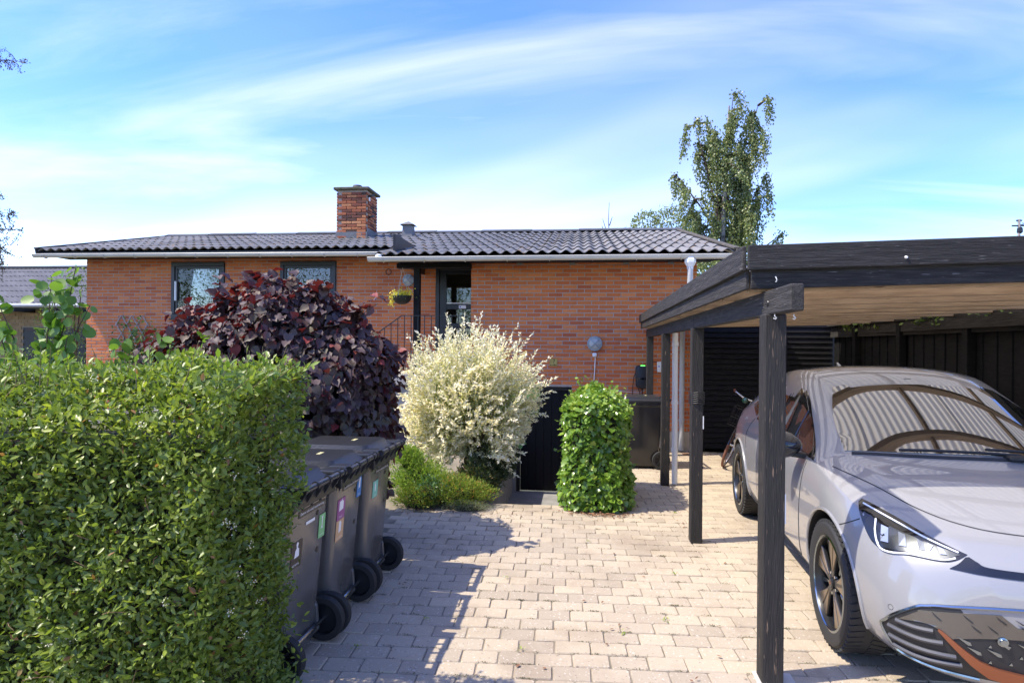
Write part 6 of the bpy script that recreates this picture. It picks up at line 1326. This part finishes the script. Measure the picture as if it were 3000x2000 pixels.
P = np.concatenate([P, P2, cb_ + rv3(60) * np.array([.08, .05, .05]) + np.array([.03, 0, .06])]); leaves(hbk, 'oval', P, rv3(len(P)), rv3(len(P), .5) + np.array([0, -.6, .8]), rng.uniform(.018, .034, len(P)), m_yel, name='flowers', wid=1.8)
P = cb_ + rv3(260) * np.array([.085, .07, .03]); leaves(hbk, 'oval', P, rv3(260), rv3(260, .5) + np.array([0, -.4, .8]), rng.uniform(.02, .03, 260), m_shoot, name='foliage')
# ------------------------------------------------------------------ background: neighbour house, trees
nb = thing('neighbour_house', 'yellow brick neighbouring house with pale grey corrugated roof', 'house', (-19, 20, 0))
m_ybrick = M('yellow_brick', (.36, .24, .11), .9, rnd=[(.26, .165, .075), (.35, .235, .11), (.42, .29, .14)], col2=(.27, .18, .09), nscale=5, bump=.3); m_ymort = M('yellow_mortar', (.27, .22, .15), .95)
NY = 19.0
wn = MB().box(-30, -15.5, NY + .02, NY + .25, 0, 2.85).build('wall', m_ymort, nb)
mb = MB(); rr = random.Random(8)
for k in range(22):
    z = .3 + k * .115
    for q in range(60):
        x = -30 + q * .245 + (.12 if k % 2 else 0)
        if x > -15.6: continue
        if -19.4 < x + .12 < -16.9 and z < 2.15: continue
        mb.cr = rr.random(); mb.box(x, x + .232, NY, NY + .02, z, z + .10)
tag(mb.build('brick_courses', m_ybrick, wn), kind='stuff')
MB().box(-19.4, -16.9, NY + .0, NY + .06, .9, 2.2).build('window', m_dark, nb); MB().box(-19.3, -17.0, NY - .012, NY, 2.1, 2.2).build('window_head', M('brown_frame', (.05, .03, .02), .6), nb)
MB().box(-22.9, -21.6, NY - .01, NY + .01, .2, 2.2).build('window', M('brown_pane', (.03, .02, .015), .3), nb)
m_nroof = M('pale_grey_fibre_cement', (.20, .19, .185), .75, rnd=[(.17, .165, .16), (.20, .19, .185), (.23, .22, .215)], col2=(.14, .135, .13), nscale=2)
rf = MB().box(-31, -14.5, 21.5, 21.6, 2.9, 3.0).build('roof', m_dark, nb)
ys, zs = 18.2, 2.98; slp = .36; rows = 7; L = 5.6 / rows; me = None
for r_ in range(rows):
    for q in range(14):
        if me is None:
            b = MB(); vs = []; nx = 61
            for s_ in (0, L + .05):
                for i in range(nx): vs.append((i * .02, s_, .03 * math.cos(i * 2 * math.pi / 10) + .03 * (1 - s_ / L)))
            for i in range(nx): vs.append((vs[i][0], 0, vs[i][2] - .02))
            b.add(vs, [(i, i + 1, nx + i + 1, nx + i) for i in range(nx - 1)] + [(2 * nx + i, 2 * nx + i + 1, i + 1, i) for i in range(nx - 1)]); me = b.mesh('roof_sheet'); me.materials.append(m_nroof)
        o = bpy.data.objects.new('roof_sheet', me); C.objects.link(o); o.matrix_basis = Matrix.Translation((-31 + q * 1.2, ys + r_ * L * math.cos(math.atan(slp)), zs + r_ * L * math.sin(math.atan(slp)))) @ Matrix.Rotation(math.atan(slp), 4, 'X'); attach(o, rf)
tpz = zs + 5.6 * math.sin(math.atan(slp)); tpy = ys + 5.6 * math.cos(math.atan(slp))
MB().box(-31, -14.3, tpy - .15, tpy + .15, tpz + .02, tpz + .10).build('ridge_cap', m_ridge, rf); MB().add([(-31, tpy, tpz), (-14.3, tpy, tpz), (-14.3, tpy + 5, tpz - 1.8), (-31, tpy + 5, tpz - 1.8)], [(0, 1, 2, 3)]).build('rear_slope', m_nroof, rf)
MB().tube([(-31, ys - .08, zs - .06), (-14.4, ys - .08, zs - .06)], .07, 8).build('gutter', m_galv, nb, smooth=True)
for k in range(7): MB().box(-22.5 + 1.15 * k, -22.38 + 1.15 * k, ys, NY, 2.72, 2.86).build('rafter_end', m_dark, nb)
# weeping birch
m_birch = M('birch_leaf', (.09, .13, .04), .38, spec=.5, rnd=[(0, (.12, .155, .055)), (.5, (.20, .24, .085)), (.85, (.27, .30, .12)), (1, (.36, .34, .15))], transl=.38)
m_birchbark = M('birch_bark', (.45, .42, .38), .8, col2=(.10, .09, .08), nscale=4)
def birch(name, label, base, limbs, n_str, size, group=None):
    t_ = thing(name, label, 'tree', base, 0, group); b = np.array(base, float); LP, LA, paths = [], [], []
    for (dx, dy, z0, dx2, dy2, z1, wgt, drop) in limbs:
        p0 = b + np.array([dx, dy, z0]); p1 = b + np.array([dx2 * 1.22, dy2, z1]); paths.append([p0, (p0 + p1) / 2 + np.array([0, 0, .1]), p1])
        for bnd in range(int(10 * wgt)):                        # bundles of hanging strands
            t0 = 1. if bnd == 0 else .15 + .85 * rng.random(); anc = p0 + (p1 - p0) * t0 + np.array([rng.normal(0, .16), rng.normal(0, .25), 0]); drift = np.array([rng.normal(.02, .22), rng.normal(0, .25), 0]); LB = drop * rng.uniform(.55, 1.15)
            paths.append([p0 + (p1 - p0) * t0, anc, anc + drift * .6 + np.array([0, 0, -LB * .35])])
            for k in range(n_str):
                s0 = anc + rng.normal(0, .075, 3); L = LB * rng.uniform(.45, 1.05); nl = int(L / .045)
                for q in range(nl):
                    f = q / nl; LP.append(s0 + drift * f + np.array([0, 0, .12 * math.sin(min(1, f * 3) * math.pi) - L * f]) + rng.normal(0, .035, 3)); LA.append(np.array([rng.normal(0, .6), rng.normal(0, .6), -1.]))
    n = len(LP); leaves(t_, 'oval', LP, LA, rv3(n) + np.array([-.2, -.3, .2]), rng.uniform(size * .7, size * 1.25, n), m_birch, name='crown', wid=1.6)
    twigs('trunk', t_, [[b, b + np.array([.1, 0, limbs[0][2]]), b + np.array([limbs[0][3] * .8, 0, limbs[0][5] * .96])]], m_birchbark, .16, .03, 8); twigs('limbs', t_, paths, m_bark, .05, .012, 5)
    return t_
birch('weeping_birch', 'tall weeping birch rising behind the right end of the roof', (5.0, 22, 0), [
    (0, 0, 6, .35, 0, 10.75, 1.5, 1.1), (0, 0, 6.2, 1.05, 0, 10.3, 1.3, 1.6), (-.1, 0, 6.5, -.75, 0, 9.75, 1.0, 1.2), (.1, 0, 5.5, -1.25, 0, 7.9, 1.0, 1.3), (.1, 0, 5, 1.25, 0, 7.7, 1.3, 1.7), (.5, 0, 6.5, 1.0, 0, 9.0, 1.0, 1.8), (-.1, 0, 6.0, -.1, 0, 9.3, 1.0, 1.5), (0, 0, 4.5, -.8, 0, 6.6, 1.0, 1.3), (.1, 0, 4.4, .6, 0, 6.8, 1.0, 1.4), (.4, 0, 4.2, 1.75, 0, 5.75, .5, 1.0), (0, 0, 4, -.4, 0, 5.6, .8, 1.0), (0, 0, 3.5, .9, 0, 5.5, .8, 1.2), (0, 0, 3, -.2, -.3, 4.8, 1.2, 1.6), (.2, 0, 3, .9, -.3, 4.6, 1.0, 1.6)], 17, .085)
leafy('background_tree', 'rounded green tree peeping over the roof ridge left of the birch', 'tree', (2.9, 24, 0), [(2.6, 24, 6.3, .55, .6, .75), (3.5, 24, 6.0, .8, .7, 1.2), (1.95, 24, 6.0, .28, .3, .4), (3.9, 24, 4.9, 1.0, .8, 1.2), (3.0, 24, 5.0, 1.2, .8, 1.0)], 17000, .13, m_birch)
leafy('background_bush', 'green bush seen under the right eave beside the brick corner', 'bush', (4.2, 17.5, 0), [(3.6, 17.5, 2.6, .9, .7, .9), (4.8, 17.5, 2.4, .9, .7, .8), (3.3, 17, 1.6, .9, .7, 1.)], 12000, .07, m_birch)
db = thing('bare_branch', 'thin bare dead branch rising above the roof ridge', 'branch', (.84, 17, 0))
twigs('twigs', db, [[np.array([.84, 17, 3.0]), np.array([.86, 17, 4.8]), np.array([.82, 17, 5.2]), np.array([.84, 17, 5.75])], [np.array([.85, 17, 5.1]), np.array([.93, 17, 5.35])], [np.array([.83, 17, 4.75]), np.array([.66, 17, 5.3])], [np.array([.72, 17, 4.9]), np.array([.64, 17, 5.1])]], m_bark, .018, .006, 5)
# sparse tree outside the left edge whose branches reach in
m_dtree = M('dark_sparse_leaf', (.05, .06, .03), .55, rnd=[(.03, .035, .018), (.055, .07, .028), (.10, .06, .04), (.13, .14, .05)], transl=.2)
lt = thing('sparse_tree', 'dark sparse tree whose twigs reach in at the left edge', 'tree', (-14.45, 12.2, 0)); LP, paths = [], []
def spray(b0, d, L, nb_, dens):
    b0 = np.array(b0, float); d = np.array(d, float); d /= np.linalg.norm(d); end = b0 + d * L; paths.append([b0, (b0 + end) / 2 + rng.normal(0, .05, 3), end])
    for k in range(nb_):
        s0 = b0 + d * L * rng.uniform(.25, 1); dd_ = d * .5 + rng.normal(0, .5, 3); dd_ /= np.linalg.norm(dd_); l2 = rng.uniform(.12, .42); e2 = s0 + dd_ * l2; paths.append([s0, (s0 + e2) / 2 + rng.normal(0, .02, 3), e2])
        for q in range(dens): LP.append(s0 + dd_ * l2 * rng.uniform(.2, 1.05) + rng.normal(0, .03, 3))
for z, L, k in ((5.5, 1.2, 8), (5.15, 1.45, 14), (4.75, 1.7, 18), (4.4, 1.75, 18), (4.05, 1.7, 16), (4.9, 1.3, 12)): spray((-14.35, 12.2, z), (1, -.05, -.12), L, k, 26)
for z, L, k in ((4.5, 1.0, 8), (4.2, 1.1, 10)): spray((-13.45, 12.2, z), (.55, 0, -1), L, k, 24)
for k in range(34):
    a_ = rng.uniform(R(100), R(260)); z = rng.uniform(3.2, 8.6); spray((-14.4, 12.2, z), (math.cos(a_), math.sin(a_), rng.uniform(-.1, .5)), rng.uniform(.9, 2.0) * (1.15 - z / 14), 11, 16)
spray((-14.3, 12.2, 8.1), (1, 0, -.05), 1.75, 12, 34)
twigs('trunk', lt, [[np.array([-14.45, 12.2, 0]), np.array([-14.35, 12.2, 3]), np.array([-14.35, 12.2, 8.4])]], m_bark, .16, .04, 8); twigs('branches', lt, paths, m_bark, .012, .003, 4)
n = len(LP); leaves(lt, 'oval', LP, rv3(n), rv3(n), rng.uniform(.035, .06, n), m_dtree, name='crown')
# ivy tendrils over the fence
ft = thing('fence_creeper', 'green creeper leaves peeking over the black fence top', 'creeper', (4.2, 7.5, 1.95))
P = np.concatenate([np.array([4.0 + .0, y, 2.03]) + rv3(40) * np.array([.07, .16, .03]) for y in (9.3, 8.7, 7.4, 7.1, 6.2)]); n = len(P); leaves(ft, 'oval', P, rv3(n) + np.array([-.4, 0, -.2]), rv3(n, .5) + np.array([-.3, -.3, .8]), rng.uniform(.04, .07, n), m_bush, wid=1.5)
# trees across the street behind the camera (seen only as reflections and soft shade)
for k, (x, y, s_) in enumerate(((-25, -13, 1.1), (-16.5, -14.5, 1.15), (-7, -17, .9), (8, -16, .8))):
    leafy('street_tree', ('bushy street tree far behind the viewer, reflected in the left window', 'bushy street tree behind the viewer, reflected in the second window', 'bushy street tree behind the viewer, reflected in the entry door', 'bushy street tree behind the viewer on the car side')[k], 'tree', (x, y, 0), [(x + a * s_, y + b, z * s_, 2.0 * s_, 1.8, 1.7 * s_) for a, b, z in ((0, 0, 5.4), (-1.7, .3, 4.4), (1.8, -.2, 4.6), (.3, .4, 3.2))], 13000, .17, m_bush, group='street trees behind the viewer')
